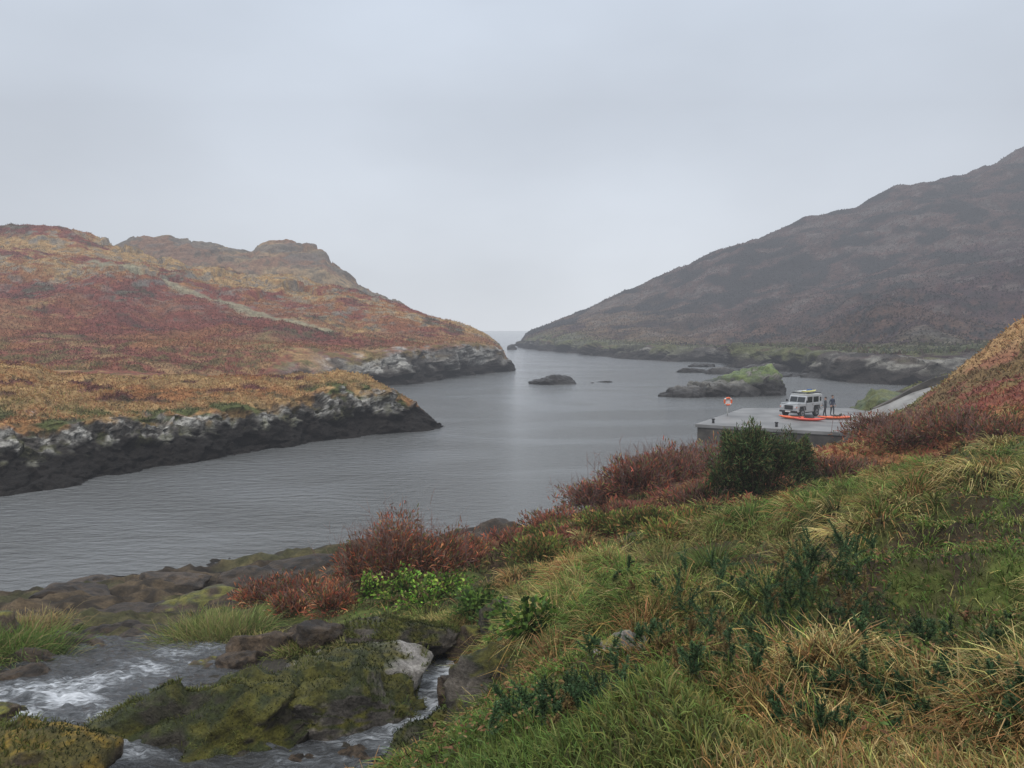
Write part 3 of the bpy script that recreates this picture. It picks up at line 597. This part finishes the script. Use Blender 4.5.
# small gorse seedlings in the bank near the camera
vg=Veg()
for (u,v,d,h,ns) in [(850,625,5.6,.36,20),(880,645,5.0,.28,16),(790,625,6.2,.36,22),(735,645,6,.32,20),(700,655,5.6,.26,16),(640,745,3.7,.21,34),(580,752,3.9,.20,24),(700,742,3.7,.19,18),(955,645,5.0,.22,12),(1000,760,2.9,.14,22),(820,605,6.6,.36,16),(530,760,3.6,.18,14),(760,690,4.4,.24,24),(670,625,7.5,.28,16),(760,605,7.5,.32,16),(850,720,3.4,.17,24),(660,700,4.6,.22,20),(930,735,3.2,.15,22),(800,760,3.0,.14,18)]:
    x0,y0,_=P(u,v,d)
    for s in range(ns):
        x=x0+random.gauss(0,.04*d); y=y0+random.gauss(0,.04*d); z=hz(x,y)
        hh=h*random.uniform(.6,1.3); dr=np.array([random.gauss(0,.36),random.gauss(0,.36),1.]); dr/=np.linalg.norm(dr)
        col0=C(.065,.115,.05)*random.uniform(.6,1.3) if random.random()<.88 else C(.2,.14,.06)
        stems=[(np.array([x,y,z]),dr,hh)]
        for _ in range(4):
            t0=random.uniform(.2,.7); d2=dr+rng.normal(size=3)*.45; d2/=np.linalg.norm(d2); stems.append((np.array([x,y,z])+dr*hh*t0,d2,hh*random.uniform(.3,.5)))
        for (b0,d_,l_) in stems:
            nn=int(40+60*l_/h); t=rng.random(nn)**.8; p=b0+t[:,None]*d_*l_
            Dd=rng.normal(size=(nn,3)); Dd-= (Dd@d_)[:,None]*d_*.6; Dd=Dd/np.linalg.norm(Dd,axis=1,keepdims=True)+d_*.8
            c=jit(col0,nn,.3)
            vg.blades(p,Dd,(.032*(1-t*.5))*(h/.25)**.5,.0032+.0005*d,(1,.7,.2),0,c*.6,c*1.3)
            vg.blades(b0[None],d_[None],l_,.006,(1,.7,.4),0,C(.06,.06,.03))
vg.build('gorse_seedlings',vegmat)
# small broad leaves, dead fronds in the sward
vg=Veg(); n=26000
y=np.exp(rng.uniform(math.log(2.6),math.log(16),n)); x=rng.uniform(-.3,.95,n)*y; z=hg(x,y); q=fbm(x*1.4,y*1.4,21,3); kp=okgrass(x,y,z)&(q>.15); x,y,z=x[kp],y[kp],z[kp]; n=len(x)
cl=np.array([[.10,.16,.035],[.07,.10,.03],[.20,.10,.05],[.26,.16,.07]])[rng.integers(0,4,n)]
vg.blades(np.stack([x,y,z+rng.uniform(.02,.14,n)],-1),rng.normal(size=(n,3))*C(1,1,.4)+C(0,0,.3),rng.uniform(.015,.035,n)*(1+.06*y),.009+.0015*y,(.3,1,.1),.4,jit(cl,n,.3)*.8,jit(cl,n,.3)*1.1)
vg.build('ground_cover_leaves',vegmat)
# hillside bracken right
def rmask(V,N,T):
    x,y,z=V[...,0],V[...,1],V[...,2]; return ((z>2.6)&(y>17)&(x>-2)).astype(float)
p,n_,c=grid_scatter(BANK,80000,rmask,1.2)
vg=Veg(); n=len(p); nb=fbm(p[:,0]*.3,p[:,1]*.3,0,3)
c=mixc(c,C(.27,.085,.05),sstep(-.1,.3,nb)*(1-sstep(34,42,p[:,1]))*.7); c=jit(c,n,.22)*(1+.4*fbm(p[:,0]*1.2,p[:,1]*1.2,0,2))[:,None]
vg.blades(p,rnd_up(n,.9),rng.uniform(.15,.45,n),.018+.0013*p[:,1],(.6,1,.2),.6,c*.6,c*1.1)
vg.build('hillside_bracken',vegmat)
# tussocks on left spur and hill
p,n_,c=grid_scatter(SPUR,70000,lambda V,N,T:((T>1.95)&(T<3.6)).astype(float)*(V[...,2]>2),1.5)
vg=Veg(); n=len(p); q=fbm(p[:,0]*.4,p[:,1]*.4,0,3); c=jit(c*(1+.3*q[:,None]),n,.15)
vg.blades(p,rnd_up(n,.6),rng.uniform(.12,.38,n)*(1+.5*q),.06,(1,.8,.2),.8,c*.65,c*1.15)
vg.build('spur_grass',vegmat)
p,n_,c=grid_scatter(HILLB,110000,lambda V,N,T:(((T>1.1)|(V[...,0]<-36))&(T>.3)&(T<4.4)&(V[...,0]>-220)&(dist_poly(V[...,0],V[...,1],pathpts)>1.6)).astype(float),1.5)
vg=Veg(); n=len(p); q=fbm(p[:,0]*.15,p[:,1]*.15,0,3); c=jit(c*(1+.3*q[:,None]),n,.10)
vg.blades(p,rnd_up(n,.6),rng.uniform(.2,.6,n)*(1+.5*q),.14,(1,.8,.2),.6,c*.75,c*1.15)
vg.build('hill_heather',vegmat)
p,n_,c=grid_scatter(HILLC,50000,lambda V,N,T:((T>1.2)&(T<4.2)&(V[...,0]<400)).astype(float),1.0)
vg=Veg(); n=len(p); q=fbm(p[:,0]*.05,p[:,1]*.05,0,3); c=jit(c*(1+.3*q[:,None]),n,.06)
vg.blades(p,rnd_up(n,.7),rng.uniform(.3,.9,n)*(1+.5*q),.45,(1,.9,.3),.3,c*.85,c*1.0)
vg.build('mountain_scrub',vegmat)

# ================= PIER =================
conc=mat_plain('concrete',(.17,.165,.16),.5,0,.3,.5,.3)
concl=mat_plain('ramp_concrete',(.23,.22,.205),.8,0,.3,.8,.4)
concw=mat_plain('weathered_concrete',(.075,.065,.055),.85,0,.45,1.0,.6)
def prism(name,poly,z0,z1,mats,parent=None,bev=0):
    bm=bmesh.new(); a=[bm.verts.new((x,y,z0)) for x,y in poly]; t=[bm.verts.new((x,y,z1)) for x,y in poly]
    n=len(poly); f=bm.faces.new(t); f.material_index=0
    bm.faces.new(a[::-1])
    for i in range(n):
        q=bm.faces.new((a[i],a[(i+1)%n],t[(i+1)%n],t[i])); q.material_index=len(mats)-1
    bmesh.ops.recalc_face_normals(bm,faces=bm.faces)
    me=bpy.data.meshes.new(name); bm.to_mesh(me); bm.free()
    for m in mats: me.materials.append(m)
    o=link(bpy.data.objects.new(name,me)); o.parent=parent
    if bev: md=o.modifiers.new('b','BEVEL'); md.width=bev; md.segments=2
    return o
pier=bpy.data.objects.new('concrete_pier',None); link(pier)
poly=[(14.7,61.4),(21.6,57.7),(30,53.5),(37,57),(37,74),(22.3,74)]
prism('deck',poly,1.22,1.5,[conc],pier,.03)
cen=np.mean(poly,0); prism('wall',[tuple(cen+(np.array(q)-cen)*.985) for q in poly],-2,1.217,[concw],pier)
def strip(name,pts,w,mat,th=.25):
    bm=bmesh.new(); prev=None; rows=[]
    for i,(x,y,z) in enumerate(pts):
        a=Vector(pts[max(i-1,0)]); b=Vector(pts[min(i+1,len(pts)-1)]); t=(b-a); t.z=0; t.normalize(); s=Vector((-t.y,t.x,0))*w/2; c=Vector((x,y,z))
        rows.append([bm.verts.new(c-s),bm.verts.new(c+s),bm.verts.new(c+s-Vector((0,0,th+1.5))),bm.verts.new(c-s-Vector((0,0,th+1.5)))])
    for r,q in zip(rows[:-1],rows[1:]):
        for k in range(4): bm.faces.new((r[k],r[(k+1)%4],q[(k+1)%4],q[k]))
    bm.faces.new(rows[0]); bm.faces.new(rows[-1][::-1]); bmesh.ops.recalc_face_normals(bm,faces=bm.faces)
    me=bpy.data.meshes.new(name); bm.to_mesh(me); bm.free(); me.materials.append(mat); return link(bpy.data.objects.new(name,me))
rd=[(29.5,63,1.504),(31,64,1.8),(33,64.3,2.7),(34.5,64.3,3.6),(36,64,4.4),(38.5,62.5,5.3),(42,61,6.2)]
strip('slipway_road',rd,4.6,concl)
strip('low_parapet_wall',[(x+.35,y+2.48,z+.45) for x,y,z in rd[1:]],.3,concw)
make_rock('grassy_knoll',(36.0,72,.4),(4.4,3.0,3.2),rotz=-.4,seed=81,moss=.8,mossc=C(.055,.075,.025),hl=C(1.7,1.35,1.1),base=C(.10,.085,.06),sub=5)

# ---- parts helpers
def box(name,size,loc,mat,parent,bev=.02,rot=(0,0,0)):
    bm=bmesh.new(); bmesh.ops.create_cube(bm,size=1); 
    for v in bm.verts: v.co=Vector((v.co.x*size[0],v.co.y*size[1],v.co.z*size[2]))
    if bev: bmesh.ops.bevel(bm,geom=bm.edges[:],offset=min(bev,min(size)*.4),segments=2,affect='EDGES')
    me=bpy.data.meshes.new(name); bm.to_mesh(me); bm.free(); me.materials.append(mat)
    o=link(bpy.data.objects.new(name,me)); o.location=loc; o.rotation_euler=rot; o.parent=parent; return o
def cyl(name,r,h,loc,mat,parent,rot=(0,0,0),seg=24,bev=0,r2=None):
    bm=bmesh.new(); bmesh.ops.create_cone(bm,cap_ends=True,segments=seg,radius1=r,radius2=r if r2 is None else r2,depth=h)
    if bev: bmesh.ops.bevel(bm,geom=[e for e in bm.edges if len(e.link_faces)==2 and e.calc_face_angle(0)>1],offset=bev,segments=2,affect='EDGES')
    me=bpy.data.meshes.new(name); bm.to_mesh(me); bm.free(); me.materials.append(mat)
    for f in me.polygons: f.use_smooth=len(f.vertices)==4
    o=link(bpy.data.objects.new(name,me)); o.location=loc; o.rotation_euler=rot; o.parent=parent; return o
def profile(name,pts,w,mat,parent,bev=.03,y0=0):
    bm=bmesh.new(); a=[bm.verts.new((x,y0-w/2,z)) for x,z in pts]; b=[bm.verts.new((x,y0+w/2,z)) for x,z in pts]; n=len(pts)
    bm.faces.new(a); bm.faces.new(b[::-1])
    for i in range(n): bm.faces.new((a[(i+1)%n],a[i],b[i],b[(i+1)%n]))
    bmesh.ops.recalc_face_normals(bm,faces=bm.faces)
    me=bpy.data.meshes.new(name); bm.to_mesh(me); bm.free(); me.materials.append(mat)
    o=link(bpy.data.objects.new(name,me)); o.parent=parent
    if bev: md=o.modifiers.new('b','BEVEL'); md.width=bev; md.segments=2; md.limit_method='ANGLE'
    return o
paint=mat_plain('silver_paint',(.42,.43,.44),.35,0,.05,3); dark=mat_plain('black_plastic',(.02,.02,.022),.6,0,.1)
glass=mat_plain('dark_glass',(.015,.018,.02),.05,0,.05); tyre=mat_plain('tyre_rubber',(.02,.02,.02),.85,0,.2,20); steel=mat_plain('wheel_steel',(.35,.35,.36),.4,.6,.1)
redm=mat_plain('kayak_red',(.60,.06,.03),.35,0,.06,3); orm=mat_plain('kayak_orange',(.70,.12,.03),.35,0,.06,3); yel=mat_plain('kayak_yellow',(.50,.46,.12),.4,0,.06,3); wht=mat_plain('white_plastic',(.62,.62,.60),.4,0,.04); lamp=mat_plain('lamp_lens',(.6,.6,.6),.1,0,.02); redl=mat_plain('tail_lens',(.4,.02,.02),.2,0,.05)
blue=mat_plain('blue_fabric',(.05,.12,.3),.8,0,.1)
def make_car(loc,rz):
    E=bpy.data.objects.new('parked_off_road_car',None); link(E); E.location=loc; E.rotation_euler=(0,0,rz)
    # +x = front
    profile('lower_body',[(-1.95,.5),(-1.45,.5),(-1.38,.78),(-1.15,.95),(-.85,.95),(-.62,.78),(-.55,.45),(.80,.45),(.87,.78),(1.08,.95),(1.38,.95),(1.6,.78),(1.68,.5),(1.95,.5),(1.97,1.12),(.75,1.22),(-1.95,1.22)],1.70,paint,E)
    profile('cabin',[(-1.95,1.223),(.72,1.223),(.50,1.80),(.42,1.86),(-1.90,1.88),(-1.95,1.84)],1.60,paint,E)
    box('roof_panel',(2.36,1.52,.05),(-.73,0,1.905),wht,E,.02)
    for s in (-1,1):
        box('front_window',(.74,.02,.48),(.02,s*.803,1.50),glass,E,.005); box('rear_window',(.8,.02,.46),(-.95,s*.803,1.50),glass,E,.005)
        box('quarter_window',(.2,.02,.36),(-1.68,s*.803,1.50),glass,E,.005)
        for x in (1.23,-1.0):
            cyl('wheel',.39,.24,(x,s*.76,.39),tyre,E,(math.pi/2,0,0),28,.03); cyl('wheel_rim',.22,.02,(x,s*.885,.39),steel,E,(math.pi/2,0,0),20)
            cyl('wheel_hub',.07,.05,(x,s*.90,.39),dark,E,(math.pi/2,0,0),12)
            box('wheel_arch_top',(.86,.07,.06),(x,s*.875,.97),dark,E,.02)
            for q in (-1,1): box('wheel_arch_side',(.06,.07,.36),(x+q*.42,s*.875,.80),dark,E,.02,(0,-q*.42,0))
        box('side_step',(1.25,.14,.05),(.12,s*.86,.42),dark,E,.01)
        box('mirror',(.08,.18,.2),(.72,s*.98,1.38),dark,E,.02); box('mirror_arm',(.03,.1,.03),(.70,s*.86,1.32),dark,E,.005)
        cyl('headlamp',.10,.05,(1.985,s*.60,.93),lamp,E,(0,math.pi/2,0),20); cyl('indicator',.04,.04,(1.985,s*.78,.93),orm,E,(0,math.pi/2,0),12)
        box('tail_lamp',(.04,.09,.24),(-1.968,s*.78,.95),redl,E,.01)
        box('roof_rail',(2.3,.04,.05),(-.73,s*.70,2.05),dark,E,.01); box('door_seam',(.012,.01,.68),(-.42,s*.853,.86),dark,E,0)
        box('door_seam',(.012,.01,.68),(.66,s*.853,.86),dark,E,0); box('door_handle',(.14,.02,.03),(-.3,s*.862,1.1),dark,E,.005)
        box('wing_top',(1.1,.22,.05),(1.38,s*.72,1.20),paint,E,.02)
    for x in (-1.7,-.7,.3): box('roof_crossbar',(.04,1.44,.04),(x,0,2.03),dark,E,.01)
    box('windscreen',(.02,1.40,.46),(.635,0,1.51),glass,E,.005,(0,-.365,0)); box('windscreen_pillar',(.03,.04,.48),(.645,0,1.51),paint,E,.005,(0,-.365,0))
    box('grille',(.04,.8,.36),(1.975,0,.90),dark,E,.01); box('front_bumper',(.14,1.66,.16),(2.03,0,.55),dark,E,.03); box('rear_bumper',(.12,1.6,.14),(-2.0,0,.55),dark,E,.03)
    box('bonnet_bulge',(1.05,.9,.05),(1.38,0,1.20),paint,E,.02,(0,.06,0)); box('rear_door_window',(.02,.7,.4),(-1.957,-.1,1.5),glass,E,.005)
    cyl('spare_wheel',.37,.22,(-2.09,.05,1.1),tyre,E,(0,math.pi/2,0),28,.03); box('number_plate',(.01,.5,.11),(2.105,0,.56),wht,E,0)
    box('floor',(3.4,1.3,.2),(0,0,.5),dark,E,.02)
    return E
car=make_car((25.3,67,1.5),math.radians(218))
def kayak_mesh(name,L,w,h,mat,parent,loc,rot=(0,0,0),tipmat=None):
    nx,na=40,24; vs=[];
    for i in range(nx+1):
        t=i/nx*2-1; k=max(1-abs(t)**2.3,0.0)**.75+.012; zc=.10*abs(t)**3*L/3
        for a in range(na):
            th=2*math.pi*a/na; y=math.cos(th)*w/2*k; z=math.sin(th); z=z*h*.5*(.6 if z>0 else 1)*k**.8
            vs.append((t*L/2,y,z+h/2+zc))
    q=[(i*na+a,i*na+(a+1)%na,(i+1)*na+(a+1)%na,(i+1)*na+a) for i in range(nx) for a in range(na)]
    me=bpy.data.meshes.new(name); me.from_pydata(vs,[],q+[tuple(range(na))[::-1],tuple(nx*na+a for a in range(na))]); me.materials.append(mat)
    if tipmat:
        me.materials.append(tipmat)
        for i,f in enumerate(me.polygons):
            if i//na<7 or i>=len(q): f.material_index=1
    for f in me.polygons: f.use_smooth=True
    o=link(bpy.data.objects.new(name,me)); o.parent=parent; o.location=loc; o.rotation_euler=rot; return o
def make_kayak(loc,rz,L,mat,tip=None):
    E=bpy.data.objects.new('kayak',None); link(E); E.location=loc; E.rotation_euler=(0,0,rz)
    kayak_mesh('hull',L,.66,.34,mat,E,(0,0,0),tipmat=tip)
    bpy.ops.mesh.primitive_torus_add(major_radius=.3,minor_radius=.025,location=(0,0,.30)); t=bpy.context.object; t.name='cockpit_rim'; t.scale=(1.35,.72,1); t.parent=E; t.data.materials.append(dark)
    c=cyl('cockpit_opening',.29,.03,(0,0,.275),dark,E); c.scale=(1.35,.7,1)
    box('seat_back',(.05,.3,.14),(-.33,0,.36),dark,E,.02); cyl('bow_handle',.02,.14,(L/2-.2,0,.33),dark,E,(math.pi/2,0,0),8); cyl('hatch',.11,.03,(L*.28,0,.29),dark,E)
    return E
make_kayak((23.9,64.6,1.5),math.radians(140),2.9,orm)
make_kayak((27.4,64.7,1.5),math.radians(183),3.3,orm,wht)
make_kayak((24.6,63.4,1.5),math.radians(160),2.6,redm)
kayak_mesh('roof_kayak',2.3,.5,.2,yel,car,(-.6,.3,2.07)); kayak_mesh('roof_board',2.2,.6,.14,wht,car,(-.6,-.36,2.07)); box('roof_bag',(.6,.4,.2),(-1.3,-.05,2.2),blue,car,.08)
def lifebuoy(x,y,z):
    E=bpy.data.objects.new('lifebuoy_stand',None); link(E); E.location=(x,y,z)
    cyl('post',.05,1.5,(0,.08,.75),wht,E,seg=12); box('board',(.6,.04,.6),(0,.04,1.25),wht,E,.02)
    bpy.ops.mesh.primitive_torus_add(major_radius=.31,minor_radius=.075,major_segments=40,minor_segments=14,location=(0,-.06,1.25),rotation=(math.pi/2,0,0)); t=bpy.context.object; t.name='ring'; t.parent=E
    t.data.materials.append(orm); t.data.materials.append(wht)
    for f in t.data.polygons:
        a=math.degrees(math.atan2(f.center.y,f.center.x))%90
        if 35<a<55: f.material_index=1
        f.use_smooth=True
lifebuoy(19.0,67.5,1.5)
for i,(x,y) in enumerate([(16.3,62.0),(20.6,59.6),(26,73)]):
    E=bpy.data.objects.new('mooring_bollard',None); link(E); E.location=(x,y,1.5); cyl('shaft',.10,.3,(0,0,.15),dark,E,seg=16); cyl('cap',.15,.08,(0,0,.33),dark,E,seg=16,bev=.02)
# ---- people
skin=mat_plain('skin',(.45,.27,.2),.6,0,.05); drys=mat_plain('dark_wetsuit',(.02,.022,.03),.6,0,.1); jac=mat_plain('navy_jacket',(.03,.04,.07),.8,0,.15); hairm=mat_plain('brown_hair',(.04,.025,.015),.8,0,.2); boot=mat_plain('boots',(.02,.02,.02),.7,0,.1)
def person(loc,rz,pose,top=jac,legs=drys):
    E=bpy.data.objects.new('person',None); link(E); E.location=loc; E.rotation_euler=(0,0,rz)
    V=[];Ed=[];R=[]
    def a(p,r,par=None):
        V.append(p);R.append(r)
        if par is not None: Ed.append((par,len(V)-1))
        return len(V)-1
    pel=a((0,0,.95),(.15,.11)); w=a((0,0,1.12),(.135,.1),pel); ch=a((0,.01,1.34),(.175,.115),w); nk=a((0,.0,1.50),(.06,.06),ch); h0=a((0,.015,1.58),(.075,.085),nk); h1=a((0,.02,1.68),(.082,.1),h0); a((0,.01,1.76),(.05,.06),h1)
    for s in (-1,1):
        k=pose['leg'][s]; hp=a((s*.1,0,.88),(.095,.095),pel); kn=a((s*.11,k*.12+.03,.50),(.06,.065),hp); an=a((s*.12,k*.2,.10),(.04,.045),kn); a((s*.13,k*.2+.14,.045),(.045,.03),an)
        sh=a((s*.20,0,1.42),(.06,.06),ch); e=pose['elb'][s]; el=a(e,(.045,.045),sh); hd=pose['hand'][s]; wr=a(hd,(.03,.03),el)
        d=Vector(hd)-Vector(e); d.normalize(); side=Vector((0,1,0)) if abs(d.y)<.7 else Vector((0,0,1))
        pm=a(tuple(Vector(hd)+d*.07),(.038,.018),wr)
        for q in range(4): f1=a(tuple(Vector(hd)+d*.12+side*(.012*(q-1.5)*1.6)),(.009,.009),pm); a(tuple(Vector(hd)+d*(.165-.008*abs(q-1.3))+side*(.012*(q-1.5)*1.7)+Vector((-s*.012,0,0))),(.007,.007),f1)
        t=a(tuple(Vector(hd)+d*.05+side*.035),(.01,.01),wr); a(tuple(Vector(hd)+d*.095+side*.045),(.008,.008),t)
    me=bpy.data.meshes.new('body'); me.from_pydata(V,Ed,[]); o=link(bpy.data.objects.new('body',me))
    o.modifiers.new('s','SKIN'); 
    for i,r in enumerate(R): me.skin_vertices[0].data[i].radius=r; me.skin_vertices[0].data[i].use_root=(i==0)
    sb=o.modifiers.new('ss','SUBSURF'); sb.levels=2; sb.render_levels=2
    dg=bpy.context.evaluated_depsgraph_get(); dg.update(); m2=bpy.data.meshes.new_from_object(o.evaluated_get(dg)); o.modifiers.clear(); o.data=m2
    m2.materials.clear()
    for m in (top,legs,skin,boot): m2.materials.append(m)
    hands=[Vector(pose['hand'][s]) for s in (-1,1)]
    for f in m2.polygons:
        c=f.center; f.use_smooth=True
        mi=0 if c.z>.92 else 1
        if c.z>1.52: mi=2
        if c.z<.13: mi=3
        if any((c-h).length<.2 and (c-h).dot(h-Vector(pose['elb'][s]))>0 for h,s in zip(hands,(-1,1))): mi=2
        f.material_index=mi
    o.parent=E
    bpy.ops.mesh.primitive_uv_sphere_add(radius=1,segments=20,ring_count=12,location=(0,-.012,1.72)); h=bpy.context.object; h.name='hair'; h.scale=(.093,.105,.095); h.parent=E; h.data.materials.append(hairm)
    for f in h.data.polygons: f.use_smooth=True
    for s in (-1,1):
        bpy.ops.mesh.primitive_uv_sphere_add(radius=.012,segments=10,ring_count=8,location=(s*.032,.112,1.665)); e=bpy.context.object; e.name='eye'; e.parent=E; e.data.materials.append(dark)
        bpy.ops.mesh.primitive_uv_sphere_add(radius=.025,segments=10,ring_count=8,location=(s*.085,.01,1.655)); e=bpy.context.object; e.name='ear'; e.scale=(.4,.8,1.2); e.parent=E; e.data.materials.append(skin)
    cyl('nose',.016,.045,(0,.122,1.635),skin,E,(-.2,0,0),10,r2=.006); box('mouth',(.05,.01,.01),(0,.108,1.60),redl,E,.003)
    return E
st={'leg':{-1:.3,1:-.3},'elb':{-1:(-.27,-.04,1.16),1:(.27,-.04,1.16)},'hand':{-1:(-.26,.08,.93),1:(.26,.05,.92)}}
bd={'leg':{-1:.9,1:-.5},'elb':{-1:(-.27,.05,1.17),1:(.26,-.08,1.15)},'hand':{-1:(-.20,.28,1.08),1:(.28,.0,.91)}}
person((28.2,67.5,1.5),math.radians(200),st); person((26.9,65.8,1.5),math.radians(80),bd,top=drys)

# ================= MIST =================
def glowing_mist():
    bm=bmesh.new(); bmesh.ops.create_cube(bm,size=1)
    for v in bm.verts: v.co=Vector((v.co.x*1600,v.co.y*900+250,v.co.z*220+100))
    me=bpy.data.meshes.new('glowing_mist'); bm.to_mesh(me); bm.free()
    m=bpy.data.materials.new('glowing_mist'); m.use_nodes=True; nt=m.node_tree; nt.nodes.clear()
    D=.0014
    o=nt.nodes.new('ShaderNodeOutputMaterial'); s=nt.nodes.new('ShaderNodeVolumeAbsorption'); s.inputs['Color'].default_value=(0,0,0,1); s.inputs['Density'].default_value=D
    e=nt.nodes.new('ShaderNodeEmission'); e.inputs[0].default_value=(.84,.89,1,1); e.inputs[1].default_value=D*.36  # volume glows weakly by itself, standing in for light scattered in the mist
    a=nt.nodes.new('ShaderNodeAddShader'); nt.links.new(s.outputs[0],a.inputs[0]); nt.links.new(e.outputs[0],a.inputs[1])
    nt.links.new(a.outputs[0],o.inputs['Volume']); me.materials.append(m); link(bpy.data.objects.new('glowing_mist',me))
glowing_mist()

# ================= SKY & LIGHT =================
w=bpy.data.worlds.new('World'); bpy.context.scene.world=w; w.use_nodes=True; nt=w.node_tree; N=nt.nodes; L=nt.links; N.clear()
out=N.new('ShaderNodeOutputWorld'); SE,SR=math.radians(52),math.radians(200)
sky=N.new('ShaderNodeTexSky'); sky.sky_type='NISHITA'; sky.sun_disc=False; sky.sun_elevation=SE; sky.sun_rotation=SR; sky.dust_density=3
b1=N.new('ShaderNodeBackground'); b1.inputs[1].default_value=.08; L.new(sky.outputs[0],b1.inputs[0])
tc=N.new('ShaderNodeTexCoord'); sp=N.new('ShaderNodeSeparateXYZ'); L.new(tc.outputs['Generated'],sp.inputs[0])
cr=N.new('ShaderNodeValToRGB'); L.new(sp.outputs['Z'],cr.inputs[0]); e=cr.color_ramp.elements
e[0].position=0; e[0].color=(1.36,1.42,1.48,1); e[1].position=1; e[1].color=(2.4,2.5,2.6,1)
for p_,c_ in [(.1,(1.38,1.47,1.58)),(.25,(1.18,1.30,1.46)),(.42,(1.02,1.15,1.33)),(.6,(1.75,1.85,1.98))]:
    q=e.new(p_); q.color=(*c_,1)
mp=N.new('ShaderNodeMapping'); mp.inputs['Scale'].default_value=(1,1,2.2); L.new(tc.outputs['Generated'],mp.inputs[0])
nz=N.new('ShaderNodeTexNoise'); nz.inputs['Scale'].default_value=1.9; nz.inputs['Detail'].default_value=5; nz.inputs['Roughness'].default_value=.45; L.new(mp.outputs[0],nz.inputs['Vector'])
mr=N.new('ShaderNodeMapRange'); mr.inputs[1].default_value=.3; mr.inputs[2].default_value=.7; mr.inputs[3].default_value=.85; mr.inputs[4].default_value=1.15; L.new(nz.outputs['Fac'],mr.inputs[0])
# brighter break in the cloud low over the headland
dt=N.new('ShaderNodeVectorMath'); dt.operation='DISTANCE'; L.new(tc.outputs['Generated'],dt.inputs[0]); dt.inputs[1].default_value=(.165,.98,.085)
mb=N.new('ShaderNodeMapRange'); mb.interpolation_type='SMOOTHERSTEP'; mb.inputs[1].default_value=.02; mb.inputs[2].default_value=.22; mb.inputs[3].default_value=.16; mb.inputs[4].default_value=0; L.new(dt.outputs['Value'],mb.inputs[0])
ad=N.new('ShaderNodeMath'); ad.operation='ADD'; L.new(mr.outputs[0],ad.inputs[0]); L.new(mb.outputs[0],ad.inputs[1])
vs=N.new('ShaderNodeVectorMath'); vs.operation='SCALE'; L.new(cr.outputs[0],vs.inputs[0]); L.new(ad.outputs[0],vs.inputs['Scale'])
b2=N.new('ShaderNodeBackground'); L.new(vs.outputs[0],b2.inputs[0]); b2.inputs[1].default_value=1.0
mx=N.new('ShaderNodeMixShader'); mx.inputs[0].default_value=.88; L.new(b1.outputs[0],mx.inputs[1]); L.new(b2.outputs[0],mx.inputs[2]); L.new(mx.outputs[0],out.inputs[0])
sl=bpy.data.lights.new('sun','SUN'); sl.energy=1.5; sl.angle=math.radians(20); sl.color=(1,.96,.9)
so=link(bpy.data.objects.new('sun',sl)); 
dirv=Vector((math.sin(SR)*math.cos(SE),math.cos(SR)*math.cos(SE),math.sin(SE)))
so.rotation_euler=dirv.to_track_quat('Z','Y').to_euler()
cam=bpy.data.cameras.new('camera'); cam.sensor_width=36; cam.lens=36*F/1024; cam.clip_end=20000; cam.clip_start=.05
co=link(bpy.data.objects.new('camera',cam)); co.location=(0,0,EYE); co.rotation_euler=(math.pi/2-PITCH,0,0)
sc=bpy.context.scene; sc.camera=co; sc.view_settings.view_transform='Standard'; sc.view_settings.look='None'; sc.view_settings.exposure=0
